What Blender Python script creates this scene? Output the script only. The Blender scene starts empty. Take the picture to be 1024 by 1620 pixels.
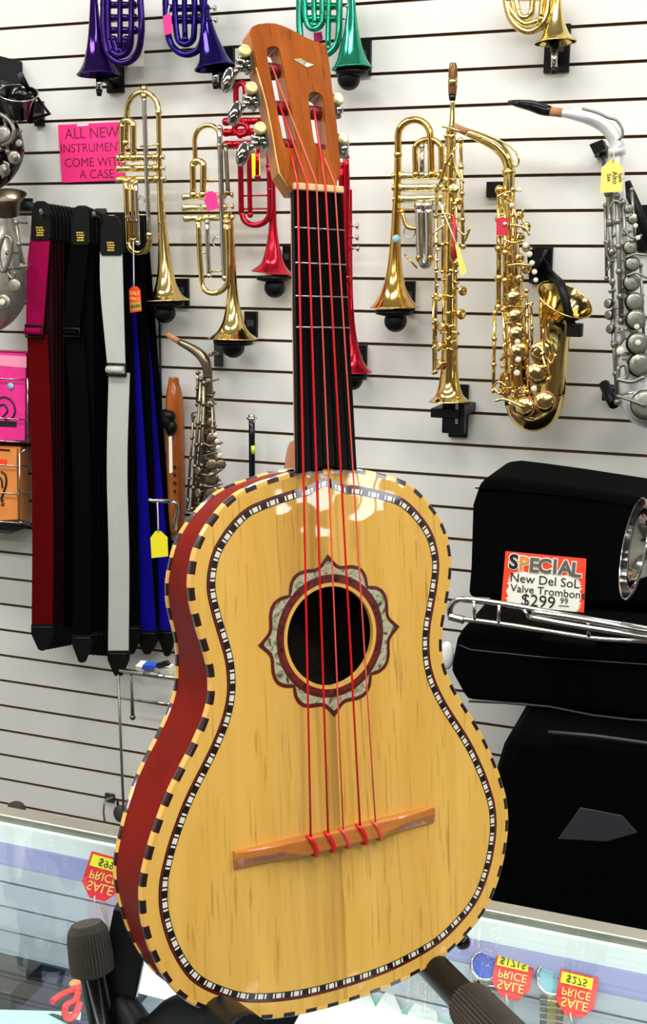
import bpy, bmesh, math, random
from mathutils import Vector, Matrix, Quaternion
random.seed(7)
PI = math.pi
# ---------------------------------------------------------------- camera, light, exposure
EYE = Vector((0.0, 0.0, 1.74))
RX = Vector((0.9359461052881295, 0.35206919464363545, 0.00722289270055449))
UP = Vector((-0.0791259168693098, 0.190274317003756, 0.9785370578411149))
FW = Vector((-0.34313842290768437, 0.9164294661738764, -0.20594430376364142))
FPX = 1900.0                       # focal length in pixels of the 1024 x 1620 frame
WALL = 2.73633                     # distance of the slat wall
scene = bpy.context.scene
col = scene.collection
cam_data = bpy.data.cameras.new('camera')
cam_data.sensor_fit = 'VERTICAL'
cam_data.sensor_height = 36.0
cam_data.lens = FPX * 36.0 / 1620.0
cam_data.clip_start = 0.02
cam = bpy.data.objects.new('camera', cam_data)
m = Matrix((RX, UP, -FW)).transposed().to_4x4()
m.translation = EYE
cam.matrix_world = m
col.objects.link(cam)
scene.camera = cam
vs = scene.view_settings
vs.view_transform = 'Standard'
vs.look = 'None'
vs.exposure = 0.0
vs.gamma = 1.0
vs.use_curve_mapping = False
world = bpy.data.worlds.new('daylight')
world.use_nodes = True
world.node_tree.nodes['Background'].inputs[0].default_value = (0.9, 0.95, 1.0, 1)
world.node_tree.nodes['Background'].inputs[1].default_value = 20.0
scene.world = world


def lamp(x, y, z, sx, sy, power, rot=(0, 0, 0), color=(1, 0.99, 0.975)):
    d = bpy.data.lights.new('fluorescent_light', 'AREA')
    d.shape = 'RECTANGLE'
    d.size, d.size_y = sx, sy
    d.energy = power
    d.color = color
    o = bpy.data.objects.new('fluorescent_light', d)
    o.location = (x, y, z)
    o.rotation_euler = rot
    col.objects.link(o)


for lx in (-2.1, -0.5, 1.1):
    for ly, pw in ((-1.9, 26), (0.1, 28), (1.7, 27)):
        lamp(lx, ly, 3.02, 1.2, 0.28, pw)

# ---------------------------------------------------------------- helpers


def lin(c):
    return tuple(((v / 255.0) / 12.92 if v <= 10 else (((v / 255.0) + 0.055) / 1.055) ** 2.4) for v in c)


def mat(name, rgb, rough=0.5, metal=0.0, spec=0.5, coat=0.0, noise=0.0, nscale=20.0, bump=0.0, bscale=60.0, emit=None, trans=0.0, ior=1.5, alpha=1.0):
    mt = bpy.data.materials.new(name)
    mt.use_nodes = True
    nt = mt.node_tree
    b = nt.nodes['Principled BSDF']
    c = lin(rgb) + (1,)
    b.inputs['Base Color'].default_value = c
    b.inputs['Roughness'].default_value = rough
    b.inputs['Metallic'].default_value = metal
    b.inputs['Specular IOR Level'].default_value = spec
    b.inputs['Coat Weight'].default_value = coat
    b.inputs['Coat Roughness'].default_value = 0.04
    b.inputs['Transmission Weight'].default_value = trans
    b.inputs['IOR'].default_value = ior
    b.inputs['Alpha'].default_value = alpha
    if emit:
        b.inputs['Emission Color'].default_value = lin(emit[0]) + (1,)
        b.inputs['Emission Strength'].default_value = emit[1]
    tc = nt.nodes.new('ShaderNodeTexCoord')
    nz = nt.nodes.new('ShaderNodeTexNoise')
    nz.inputs['Scale'].default_value = nscale
    nz.inputs['Detail'].default_value = 4
    nt.links.new(tc.outputs['Object'], nz.inputs['Vector'])
    mx = nt.nodes.new('ShaderNodeMix')
    mx.data_type = 'RGBA'
    k = 1.0 - noise
    mx.inputs[6].default_value = (c[0] * k, c[1] * k, c[2] * k, 1)
    k = 1.0 + noise
    mx.inputs[7].default_value = (min(1, c[0] * k), min(1, c[1] * k), min(1, c[2] * k), 1)
    nt.links.new(nz.outputs['Fac'], mx.inputs[0])
    nt.links.new(mx.outputs[2], b.inputs['Base Color'])
    if bump:
        n2 = nt.nodes.new('ShaderNodeTexNoise')
        n2.inputs['Scale'].default_value = bscale
        nt.links.new(tc.outputs['Object'], n2.inputs['Vector'])
        bp = nt.nodes.new('ShaderNodeBump')
        bp.inputs['Strength'].default_value = bump
        bp.inputs['Distance'].default_value = 0.01
        nt.links.new(n2.outputs['Fac'], bp.inputs['Height'])
        nt.links.new(bp.outputs['Normal'], b.inputs['Normal'])
    return mt


def wood(name, ca, cb, cdark, sx, sy, rough=0.25, coat=0.6, streak=0.5, seam=False, bump=0.0, pores=True, axis='Y'):
    """grain running along local Y (or Z)"""
    mt = bpy.data.materials.new(name)
    mt.use_nodes = True
    nt = mt.node_tree
    L = nt.links.new
    b = nt.nodes['Principled BSDF']
    b.inputs['Roughness'].default_value = rough
    b.inputs['Coat Weight'].default_value = coat
    b.inputs['Coat Roughness'].default_value = 0.035
    tc = nt.nodes.new('ShaderNodeTexCoord')

    def noise(scx, scy, detail, dist=0.0):
        mp = nt.nodes.new('ShaderNodeMapping')
        mp.inputs['Scale'].default_value = (scx, scy, scx * 0.3) if axis == 'Y' else (scx, scx * 0.3, scy)
        L(tc.outputs['Object'], mp.inputs['Vector'])
        n = nt.nodes.new('ShaderNodeTexNoise')
        n.inputs['Scale'].default_value = 1.0
        n.inputs['Detail'].default_value = detail
        n.inputs['Distortion'].default_value = dist
        L(mp.outputs[0], n.inputs['Vector'])
        return n.outputs['Fac']

    def ramp(fac, a, c2):
        r = nt.nodes.new('ShaderNodeValToRGB')
        r.color_ramp.elements[0].position = a
        r.color_ramp.elements[1].position = c2
        L(fac, r.inputs[0])
        return r

    r1 = ramp(noise(sx, sy, 5, 0.6), 0.3, 0.7)
    r1.color_ramp.elements[0].color = lin(ca) + (1,)
    r1.color_ramp.elements[1].color = lin(cb) + (1,)
    out = r1.outputs[0]
    if pores:
        r2 = ramp(noise(sx * 9, sy * 5, 4, 0.5), 0.55, 0.68)
        r3 = ramp(noise(sx * 1.6, sy * 1.0, 3, 0.8), 0.4, 0.62)
        mu = nt.nodes.new('ShaderNodeMath')
        mu.operation = 'MULTIPLY'
        L(r2.outputs[0], mu.inputs[0])
        L(r3.outputs[0], mu.inputs[1])
        m3 = nt.nodes.new('ShaderNodeMath')
        m3.operation = 'MULTIPLY'
        m3.inputs[1].default_value = streak
        L(mu.outputs[0], m3.inputs[0])
        mx = nt.nodes.new('ShaderNodeMix')
        mx.data_type = 'RGBA'
        mx.inputs[7].default_value = lin(cdark) + (1,)
        L(m3.outputs[0], mx.inputs[0])
        L(out, mx.inputs[6])
        out = mx.outputs[2]
    if seam:
        # book-matched halves: the left piece is darker close to the centre seam
        sp = nt.nodes.new('ShaderNodeSeparateXYZ')
        L(tc.outputs['Object'], sp.inputs[0])
        mr = nt.nodes.new('ShaderNodeMapRange')
        mr.inputs[1].default_value = -0.075
        mr.inputs[2].default_value = 0.0
        mr.inputs[3].default_value = 0.0
        mr.inputs[4].default_value = 0.8
        L(sp.outputs[0], mr.inputs[0])
        lt = nt.nodes.new('ShaderNodeMath')
        lt.operation = 'LESS_THAN'
        lt.inputs[1].default_value = 0.002
        L(sp.outputs[0], lt.inputs[0])
        mm = nt.nodes.new('ShaderNodeMath')
        mm.operation = 'MULTIPLY'
        L(mr.outputs[0], mm.inputs[0])
        L(lt.outputs[0], mm.inputs[1])
        m5 = nt.nodes.new('ShaderNodeMath')
        m5.operation = 'MULTIPLY'
        L(mm.outputs[0], m5.inputs[0])
        L(ramp(noise(sx * 2, sy, 3), 0.3, 0.7).outputs[0], m5.inputs[1])
        mx = nt.nodes.new('ShaderNodeMix')
        mx.data_type = 'RGBA'
        mx.inputs[7].default_value = lin((150, 108, 48)) + (1,)
        L(m5.outputs[0], mx.inputs[0])
        L(out, mx.inputs[6])
        out = mx.outputs[2]
    L(out, b.inputs['Base Color'])
    if bump:
        n2 = nt.nodes.new('ShaderNodeTexNoise')
        n2.inputs['Scale'].default_value = 22
        n2.inputs['Detail'].default_value = 1
        L(tc.outputs['Object'], n2.inputs['Vector'])
        bp = nt.nodes.new('ShaderNodeBump')
        bp.inputs['Strength'].default_value = bump
        bp.inputs['Distance'].default_value = 0.01
        L(n2.outputs['Fac'], bp.inputs['Height'])
        L(bp.outputs['Normal'], b.inputs['Coat Normal'])
    return mt


def frame_to(axis):
    a = Vector(axis).normalized()
    h = Vector((0, 0, 1)) if abs(a.z) < 0.9 else Vector((1, 0, 0))
    x = h.cross(a).normalized()
    return x, a.cross(x), a


def spline(pts, n=6, closed=False):
    """Catmull-Rom through points (tuples of any length)"""
    P = [tuple(p) for p in pts]
    out = []
    N = len(P)
    if N < 3 and not closed:
        return P
    cnt = N if closed else N - 1
    for i in range(cnt):
        if closed:
            a, b, c, d = P[(i - 1) % N], P[i], P[(i + 1) % N], P[(i + 2) % N]
        else:
            b, c = P[i], P[i + 1]
            a = P[i - 1] if i > 0 else tuple(2 * x - y for x, y in zip(b, c))
            d = P[i + 2] if i + 2 < N else tuple(2 * y - x for x, y in zip(b, c))
        for k in range(n):
            t = k / n
            out.append(tuple(0.5 * ((2 * q) + (r - p) * t + (2 * p - 5 * q + 4 * r - s) * t * t + (-p + 3 * q - 3 * r + s) * t ** 3)
                             for p, q, r, s in zip(a, b, c, d)))
    if not closed:
        out.append(P[-1])
    return out


class MB:
    """collects shapes, then becomes ONE mesh object"""

    def __init__(self):
        self.v, self.f, self.m, self.s = [], [], [], []
        self.cur = 0

    def add(self, verts, faces, smooth=True):
        o = len(self.v)
        self.v += [Vector(p) for p in verts]
        for fc in faces:
            self.f.append(tuple(i + o for i in fc))
            self.m.append(self.cur)
            self.s.append(smooth)
        return self

    def box(self, c, h, ax=None):
        c = Vector(c)
        X, Y, Z = ax if ax else (Vector((1, 0, 0)), Vector((0, 1, 0)), Vector((0, 0, 1)))
        vs_ = [c + X * (h[0] * i) + Y * (h[1] * j) + Z * (h[2] * k) for i in (-1, 1) for j in (-1, 1) for k in (-1, 1)]
        return self.add(vs_, [(0, 1, 3, 2), (4, 6, 7, 5), (0, 4, 5, 1), (2, 3, 7, 6), (0, 2, 6, 4), (1, 5, 7, 3)], False)

    def tube(self, pts, r, seg=10, cap=True, closed=False, ribs=0, ribd=0.12):
        pts = [Vector(p) for p in pts]
        n = len(pts)
        R = r if isinstance(r, (list, tuple)) else [r] * n
        tang = []
        for i in range(n):
            if closed:
                t = pts[(i + 1) % n] - pts[i - 1]
            else:
                t = pts[min(i + 1, n - 1)] - pts[max(i - 1, 0)]
            tang.append(t.normalized() if t.length > 1e-9 else Vector((0, 0, 1)))
        x, y, _ = frame_to(tang[0])
        vs_, fs = [], []
        prev = tang[0]
        for i in range(n):
            q = prev.rotation_difference(tang[i])
            x = (q @ x)
            x = (x - tang[i] * x.dot(tang[i])).normalized()
            y = tang[i].cross(x)
            prev = tang[i]
            for k in range(seg):
                a = 2 * PI * k / seg
                rr = R[i] * (1 - (ribd if (ribs and k % 2) else 0))
                vs_.append(pts[i] + (x * math.cos(a) + y * math.sin(a)) * rr)
        lim = n if closed else n - 1
        for i in range(lim):
            for k in range(seg):
                a, b = i * seg + k, i * seg + (k + 1) % seg
                c, d = ((i + 1) % n) * seg + (k + 1) % seg, ((i + 1) % n) * seg + k
                fs.append((a, b, c, d))
        self.add(vs_, fs, not ribs)
        if cap and not closed:
            o = len(self.v) - len(vs_)
            self.f.append(tuple(o + k for k in reversed(range(seg))))
            self.f.append(tuple(o + (n - 1) * seg + k for k in range(seg)))
            self.m += [self.cur] * 2
            self.s += [False] * 2
        return self

    def lathe(self, prof, org, axis, seg=24):
        """prof: (radius, height along the axis)"""
        x, y, a = frame_to(axis)
        org = Vector(org)
        vs_, fs = [], []
        for r, h in prof:
            for k in range(seg):
                t = 2 * PI * k / seg
                vs_.append(org + a * h + (x * math.cos(t) + y * math.sin(t)) * max(r, 1e-5))
        for i in range(len(prof) - 1):
            for k in range(seg):
                fs.append((i * seg + k, i * seg + (k + 1) % seg, (i + 1) * seg + (k + 1) % seg, (i + 1) * seg + k))
        return self.add(vs_, fs)

    def ball(self, c, r, sc=(1, 1, 1), ax=None, seg=14, rings=9):
        c = Vector(c)
        X, Y, Z = ax if ax else (Vector((1, 0, 0)), Vector((0, 1, 0)), Vector((0, 0, 1)))
        vs_, fs = [], []
        for i in range(rings + 1):
            ph = PI * i / rings
            for k in range(seg):
                t = 2 * PI * k / seg
                vs_.append(c + X * (r * sc[0] * math.sin(ph) * math.cos(t)) + Y * (r * sc[1] * math.sin(ph) * math.sin(t)) + Z * (r * sc[2] * math.cos(ph)))
        for i in range(rings):
            for k in range(seg):
                fs.append((i * seg + k, (i + 1) * seg + k, (i + 1) * seg + (k + 1) % seg, i * seg + (k + 1) % seg))
        return self.add(vs_, fs)

    def prism(self, outline, off, smooth=False):
        """outline: 3D loop, off: extrusion vector"""
        n = len(outline)
        a = [Vector(p) for p in outline]
        off = Vector(off)
        vs_ = a + [p + off for p in a]
        fs = [tuple(range(n)), tuple(reversed(range(n, 2 * n)))]
        fs += [(i, i + n, (i + 1) % n + n, (i + 1) % n) for i in range(n)]
        return self.add(vs_, fs, smooth)

    def strip(self, A, B, closed=True, smooth=True):
        n = len(A)
        fs = [(i, (i + 1) % n, n + (i + 1) % n, n + i) for i in range(n if closed else n - 1)]
        return self.add(list(A) + list(B), fs, smooth)

    def build(self, name, mats, parent=None, bevel=0.0, solid=0.0):
        me = bpy.data.meshes.new(name)
        base = Vector((0, 0, 0))
        if parent is not None and parent.get('_w', 0):
            base = Vector(parent['_w'])
        me.from_pydata([p - base for p in self.v], [], self.f)
        for mt in (mats if isinstance(mats, (list, tuple)) else [mats]):
            me.materials.append(mt)
        me.polygons.foreach_set('material_index', self.m)
        me.polygons.foreach_set('use_smooth', self.s)
        bm = bmesh.new()
        bm.from_mesh(me)
        bmesh.ops.recalc_face_normals(bm, faces=bm.faces)
        bm.to_mesh(me)
        bm.free()
        me.update()
        o = bpy.data.objects.new(name, me)
        col.objects.link(o)
        if parent is not None:
            o.parent = parent
            if parent.get('_w', 0):
                o['_w'] = parent['_w']
        if bevel:
            b = o.modifiers.new('bevel', 'BEVEL')
            b.width = bevel
            b.segments = 2
            b.limit_method = 'ANGLE'
        return o


def tag(o, label, cat, group=None, kind=None):
    if label:
        o['label'] = label
    if cat:
        o['category'] = cat
    if group:
        o['group'] = group
    if kind:
        o['kind'] = kind
    return o


def thing(name, label, cat, loc, group=None):
    o = bpy.data.objects.new(name, None)
    o.empty_display_size = 0.05
    o.location = loc
    o['_w'] = tuple(loc)
    col.objects.link(o)
    return tag(o, label, cat, group)


def struct(name, mb, mats, bevel=0.0):
    o = mb.build(name, mats, None, bevel)
    o['kind'] = 'structure'
    return o


def ray(px, py):
    return FW + RX * ((px - 512.0) / FPX) + UP * ((810.0 - py) / FPX)


def at(px, py, Y):
    """point seen at a pixel, at distance Y along the wall normal"""
    d = ray(px, py)
    return EYE + d * (Y / d.y)


def W(px, py, off=0.0):
    return at(px, py, WALL - off)


def atz(px, py, z):
    d = ray(px, py)
    return EYE + d * ((z - EYE.z) / d.z)


def pxm(p):
    """metres per pixel at a point"""
    return (Vector(p) - EYE).dot(FW) / FPX


def wtube(mb, pts, r, off, seg=8, n=5, cap=True):
    """tube along pixels traced on the wall; points (x, y[, r]) in pixels, off metres in front of the wall"""
    full = [(p[0], p[1], p[2] if len(p) > 2 else r, p[3] if len(p) > 3 else off) for p in pts]
    if n > 1 and len(full) > 2:
        full = spline(full, n)
    P = [W(p[0], p[1], p[3]) for p in full]
    return mb.tube(P, [p[2] * pxm(q) for p, q in zip(full, P)], seg, cap)


def uarc(x0, y0, x1, y1, up=True, n=8, sq=1.0):
    """half circle from (x0,y0) to (x1,y1) in pixels"""
    cx, cy = (x0 + x1) / 2, (y0 + y1) / 2
    r = (x1 - x0) / 2
    sg = -1 if up else 1
    out = []
    for i in range(n + 1):
        a = PI * (1 - i / n)
        out.append((cx + r * math.cos(a), cy + (y1 - y0) / 2 * math.cos(PI - a) * -1 * -1 + sg * abs(r) * sq * math.sin(a)))
    return out


def lettering(txt, size, mtx, mt, parent, name='lettering', extr=0.0002, bold=0.0, align='CENTER', shear=0.0):
    cu = bpy.data.curves.new(name, 'FONT')
    cu.body = txt
    cu.size = size
    cu.extrude = extr
    cu.offset = bold
    cu.align_x = align
    cu.align_y = 'CENTER'
    cu.shear = shear
    cu.resolution_u = 3
    o = bpy.data.objects.new('tmp', cu)
    col.objects.link(o)
    dg = bpy.context.evaluated_depsgraph_get()
    dg.update()
    me = bpy.data.meshes.new_from_object(o.evaluated_get(dg))
    bpy.data.objects.remove(o)
    bpy.data.curves.remove(cu)
    me.name = name
    base = Vector(parent['_w']) if (parent is not None and parent.get('_w', 0)) else Vector((0, 0, 0))
    me.transform(Matrix.Translation(-base) @ mtx)
    me.materials.clear()
    me.materials.append(mt)
    ob = bpy.data.objects.new(name, me)
    col.objects.link(ob)
    ob.parent = parent
    return ob


def mtx_from(org, x, y, z=None):
    x = Vector(x).normalized()
    y = Vector(y)
    y = (y - x * y.dot(x)).normalized()
    z = x.cross(y) if z is None else z
    mm = Matrix((x, y, z)).transposed().to_4x4()
    mm.translation = org
    return mm


def filled(loops, z0, z1):
    """prism of a 2D shape with holes; returns (verts, faces)"""
    cu = bpy.data.curves.new('tmp', 'CURVE')
    cu.dimensions = '2D'
    cu.fill_mode = 'BOTH'
    cu.extrude = (z1 - z0) / 2
    for lp in loops:
        s = cu.splines.new('POLY')
        s.points.add(len(lp) - 1)
        for p, q in zip(s.points, lp):
            p.co = (q[0], q[1], 0, 1)
        s.use_cyclic_u = True
    o = bpy.data.objects.new('tmp', cu)
    col.objects.link(o)
    dg = bpy.context.evaluated_depsgraph_get()
    dg.update()
    me = bpy.data.meshes.new_from_object(o.evaluated_get(dg))
    vs_ = [Vector((v.co.x, v.co.y, v.co.z + (z0 + z1) / 2)) for v in me.vertices]
    fs = [tuple(p.vertices) for p in me.polygons]
    bpy.data.objects.remove(o)
    bpy.data.curves.remove(cu)
    bpy.data.meshes.remove(me)
    return vs_, fs


def arc(x0, y0, x1, y1, up=True, n=8, sq=1.0):
    """half circle from one pixel to another, bulging up or down"""
    cx, r, sg = (x0 + x1) / 2, (x1 - x0) / 2, (-1 if up else 1)
    return [(cx - r * math.cos(PI * i / n), y0 + (y1 - y0) * i / n + sg * abs(r) * sq * math.sin(PI * i / n)) for i in range(n + 1)]


# ---------------------------------------------------------------- materials
M = {}
M['slat'] = mat('white_laminate', (226, 225, 219), 0.38, spec=0.35, noise=0.03, nscale=3)
M['groove'] = mat('brown_board_edge', (122, 90, 46), 0.8, noise=0.15, nscale=30)
M['paint'] = mat('wall_paint', (200, 196, 186), 0.8, noise=0.03)
M['darkpaint'] = mat('dark_wall_paint', (96, 86, 74), 0.8, noise=0.05)
M['tile'] = mat('ceiling_tile', (225, 223, 216), 0.9, noise=0.05, nscale=40)
M['floor'] = mat('grey_floor_tile', (74, 70, 66), 0.5, noise=0.1, nscale=5)
M['brass'] = mat('brass_lacquer', (232, 205, 132), 0.12, 1.0, noise=0.06, nscale=14)
M['brassd'] = mat('deep_gold_lacquer', (222, 180, 96), 0.13, 1.0, noise=0.1, nscale=20)
M['pale'] = mat('pale_brass', (246, 234, 172), 0.18, 1.0, noise=0.05)
M['nickel'] = mat('nickel_plate', (205, 203, 198), 0.16, 1.0, noise=0.05)
M['chrome'] = mat('chrome_plate', (215, 215, 218), 0.08, 1.0)
M['satin'] = mat('satin_silver', (226, 227, 228), 0.32, 0.45, noise=0.04)
M['greysilver'] = mat('worn_grey_silver', (172, 168, 154), 0.3, 0.55, noise=0.12, nscale=25)
M['tuner'] = mat('dark_chrome', (158, 156, 150), 0.1, 1.0, noise=0.15, nscale=60)
M['keysilver'] = mat('dull_silver_keys', (132, 130, 118), 0.32, 0.6, noise=0.08)
M['oldsilver'] = mat('tarnished_silver', (128, 116, 96), 0.3, 0.95, noise=0.3, nscale=35)
M['purple'] = mat('purple_lacquer', (50, 24, 96), 0.1, 0.85, noise=0.1)
M['indigo'] = mat('indigo_lacquer', (36, 24, 104), 0.1, 0.85, noise=0.1)
M['green'] = mat('green_lacquer', (50, 160, 128), 0.12, 0.85, noise=0.15)
M['red'] = mat('red_lacquer', (190, 26, 46), 0.16, 0.8, noise=0.08)
M['blackpl'] = mat('black_plastic', (5, 5, 6), 0.45, spec=0.22, noise=0.2)
M['blackgl'] = mat('black_gloss', (7, 7, 8), 0.12, noise=0.2)
M['cloth'] = mat('black_nylon', (2, 2, 2), 0.9, spec=0.05, noise=0.3, nscale=80)
M['piping'] = mat('grey_piping', (44, 47, 52), 0.55)
M['rubber'] = mat('foam_rubber', (66, 62, 56), 0.75, spec=0.25, noise=0.15, nscale=60)
M['steel'] = mat('black_powder_coat', (10, 11, 13), 0.45, spec=0.2, noise=0.1)
M['pearl'] = mat('pearl_touch', (206, 198, 176), 0.25, noise=0.06)
M['cork'] = mat('cork', (172, 120, 78), 0.8, noise=0.15, nscale=90)
M['pinkpaper'] = mat('pink_paper', (255, 42, 132), 0.7, noise=0.03)
M['ink'] = mat('dark_ink', (120, 8, 40), 0.7)
M['blackink'] = mat('black_ink', (18, 18, 20), 0.6)
M['yellowtag'] = mat('yellow_card', (240, 226, 30), 0.6, noise=0.03)
M['paletag'] = mat('pale_yellow_card', (232, 212, 104), 0.6, noise=0.04)
M['orangered'] = mat('orange_red_card', (242, 66, 28), 0.6)
M['redtag'] = mat('red_card', (222, 30, 40), 0.55)
M['cream'] = mat('cream_card', (240, 238, 222), 0.6)
M['string'] = mat('white_thread', (222, 216, 200), 0.8)
M['sticker'] = mat('light_blue_sticker', (136, 190, 206), 0.6)
M['magenta'] = mat('magenta_webbing', (140, 8, 64), 0.85, spec=0.05, noise=0.15, nscale=60)
M['darkred'] = mat('dark_red_webbing', (84, 3, 5), 0.85, spec=0.05, noise=0.15, nscale=60)
M['deepred'] = mat('deep_red_webbing', (30, 2, 6), 0.85, spec=0.1, noise=0.15, nscale=60)
M['blackweb'] = mat('black_webbing', (3, 3, 3), 0.9, spec=0.05, noise=0.2, nscale=60)
M['greyweb'] = mat('grey_webbing', (176, 182, 172), 0.8, noise=0.08, nscale=40)
M['blueweb'] = mat('blue_webbing', (20, 12, 140), 0.85, spec=0.05, noise=0.15, nscale=60)
M['leather'] = mat('black_leather', (5, 5, 5), 0.55, spec=0.2, noise=0.3, nscale=50)
M['goldfoil'] = mat('gold_foil', (206, 178, 70), 0.4, 0.3)
M['pinkpack'] = mat('pink_pack', (236, 40, 140), 0.25, noise=0.25, nscale=40)
M['pinkwrap'] = mat('clear_pink_wrap', (250, 150, 180), 0.15, noise=0.1, nscale=30)
M['orangepack'] = mat('orange_pack', (226, 140, 66), 0.35, noise=0.12, nscale=30)
M['alu'] = mat('brushed_aluminium', (176, 174, 160), 0.35, 0.7, noise=0.08, nscale=12)
M['whiterail'] = mat('white_track', (238, 246, 244), 0.5)
M['lavender'] = mat('lavender_strip', (166, 166, 216), 0.5, noise=0.05)
M['greydeck'] = mat('grey_deck', (120, 128, 134), 0.6, noise=0.08)
M['reflpanel'] = mat('pale_reflection_panel', (190, 196, 208), 0.4, noise=0.05)  # pale tone of the slat wall as mirrored in the glass
M['navy'] = mat('navy_felt', (26, 36, 62), 0.8, noise=0.1)
M['cabinet'] = mat('cabinet_laminate', (150, 146, 140), 0.6)
gl = bpy.data.materials.new('counter_glass')
gl.use_nodes = True
nt = gl.node_tree
nt.nodes.clear()
go = nt.nodes.new('ShaderNodeOutputMaterial')
gx = nt.nodes.new('ShaderNodeMixShader')
g1 = nt.nodes.new('ShaderNodeBsdfTransparent')
g1.inputs[0].default_value = (0.95, 0.985, 0.97, 1)
g2 = nt.nodes.new('ShaderNodeBsdfGlossy')
g2.inputs['Roughness'].default_value = 0.0
lw = nt.nodes.new('ShaderNodeLayerWeight')
lw.inputs[0].default_value = 0.5
pw_ = nt.nodes.new('ShaderNodeMath')
pw_.operation = 'POWER'
pw_.inputs[1].default_value = 5.0
ml = nt.nodes.new('ShaderNodeMath')
ml.operation = 'MULTIPLY_ADD'
ml.inputs[1].default_value = 0.96
ml.inputs[2].default_value = 0.045
nt.links.new(lw.outputs['Facing'], pw_.inputs[0])
nt.links.new(pw_.outputs[0], ml.inputs[0])
nt.links.new(ml.outputs[0], gx.inputs[0])
nt.links.new(g1.outputs[0], gx.inputs[1])
nt.links.new(g2.outputs[0], gx.inputs[2])
nt.links.new(gx.outputs[0], go.inputs[0])
M['glass'] = gl
M['tube'] = mat('lamp_tube', (255, 255, 255), 0.5, emit=((250, 252, 255), 3.0))
M['mint'] = mat('mint_card', (160, 214, 192), 0.4)
M['white'] = mat('white_card', (236, 238, 236), 0.5)
M['bluecard'] = mat('blue_card', (54, 92, 196), 0.35, noise=0.3, nscale=60)
M['neon'] = mat('neon_label', (196, 226, 40), 0.5)
M['bluerod'] = mat('dark_blue_tube', (14, 18, 34), 0.2, 0.4)
M['recorder'] = wood('lacquered_orange_wood', (176, 96, 26), (140, 66, 16), (70, 28, 8), 60, 4, 0.25, 0.5, axis='Z')
M['reddish'] = mat('black_red_lacquer', (26, 6, 10), 0.12, 0.5)
M['redreed'] = mat('red_felt', (200, 30, 60), 0.7)
M['brownmp'] = mat('brown_mouthpiece', (120, 82, 40), 0.25, 0.4)

# ---------------------------------------------------------------- room
H0, PITCH = 7.42572, 0.0762
X0, X1 = -3.4, 2.4
mb = MB()
zs = [EYE.z + (H0 - k) * PITCH for k in range(-8, 34)]
gap, dep = 0.0034, 0.011
prof = []          # (y, z, material of the face that follows)
top = 3.05
prof.append((WALL, top, 0))
for z in zs:
    if z > top - 0.05 or z < 0.06:
        continue
    prof += [(WALL, z + gap, 1), (WALL + dep, z + gap, 1), (WALL + dep, z - gap, 1), (WALL, z - gap, 0)]
prof.append((WALL, 0.0, 0))
for (ya, za, k), (yb, zb, _) in zip(prof[:-1], prof[1:]):
    mb.cur = k
    mb.add([(X0, ya, za), (X1, ya, za), (X1, yb, zb), (X0, yb, zb)], [(0, 1, 2, 3)], False)
mb.cur = 0
mb.add([(X0, WALL + 0.02, 0), (X1, WALL + 0.02, 0), (X1, WALL + 0.02, top), (X0, WALL + 0.02, top)], [(0, 1, 2, 3)], False)
struct('wall_back', mb, [M['slat'], M['groove']])
YF = -3.6
mb = MB().box(((X0 + X1) / 2, (WALL + YF) / 2, -0.05), ((X1 - X0) / 2 + .1, (WALL - YF) / 2 + .1, 0.05))
struct('floor', mb, M['floor'])
mb = MB().box(((X0 + X1) / 2, (WALL + YF) / 2, top + 0.05), ((X1 - X0) / 2 + .1, (WALL - YF) / 2 + .1, 0.05))
struct('ceiling', mb, M['tile'])
mb = MB().box((X0 - 0.05, (WALL + YF) / 2, top / 2), (0.05, (WALL - YF) / 2, top / 2))
struct('wall_left', mb, M['paint'])
mb = MB().box(((X0 + X1) / 2, YF - 0.05, top / 2), ((X1 - X0) / 2 + .1, 0.05, top / 2))
struct('wall_front', mb, M['darkpaint'])
# right wall with the shop window
wy0, wy1, wz0, wz1 = 0.38, 0.80, 1.66, 1.86
mb = MB()
for (ya, yb, za, zb) in ((YF, wy0, 0, top), (wy1, WALL, 0, top), (wy0, wy1, 0, wz0), (wy0, wy1, wz1, top)):
    mb.box((X1 + 0.05, (ya + yb) / 2, (za + zb) / 2), (0.05, (yb - ya) / 2, (zb - za) / 2))
struct('wall_right', mb, M['darkpaint'])
mb = MB()
for ya, yb, za, zb in ((wy0, wy0 + .04, wz0, wz1), (wy1 - .04, wy1, wz0, wz1), (wy0, wy1, wz0, wz0 + .04), (wy0, wy1, wz1 - .04, wz1), (0.59, 0.63, wz0, wz1)):
    mb.box((X1 + 0.05, (ya + yb) / 2, (za + zb) / 2), (0.04, (yb - ya) / 2, (zb - za) / 2))
struct('window_1', mb, M['alu'])

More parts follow.
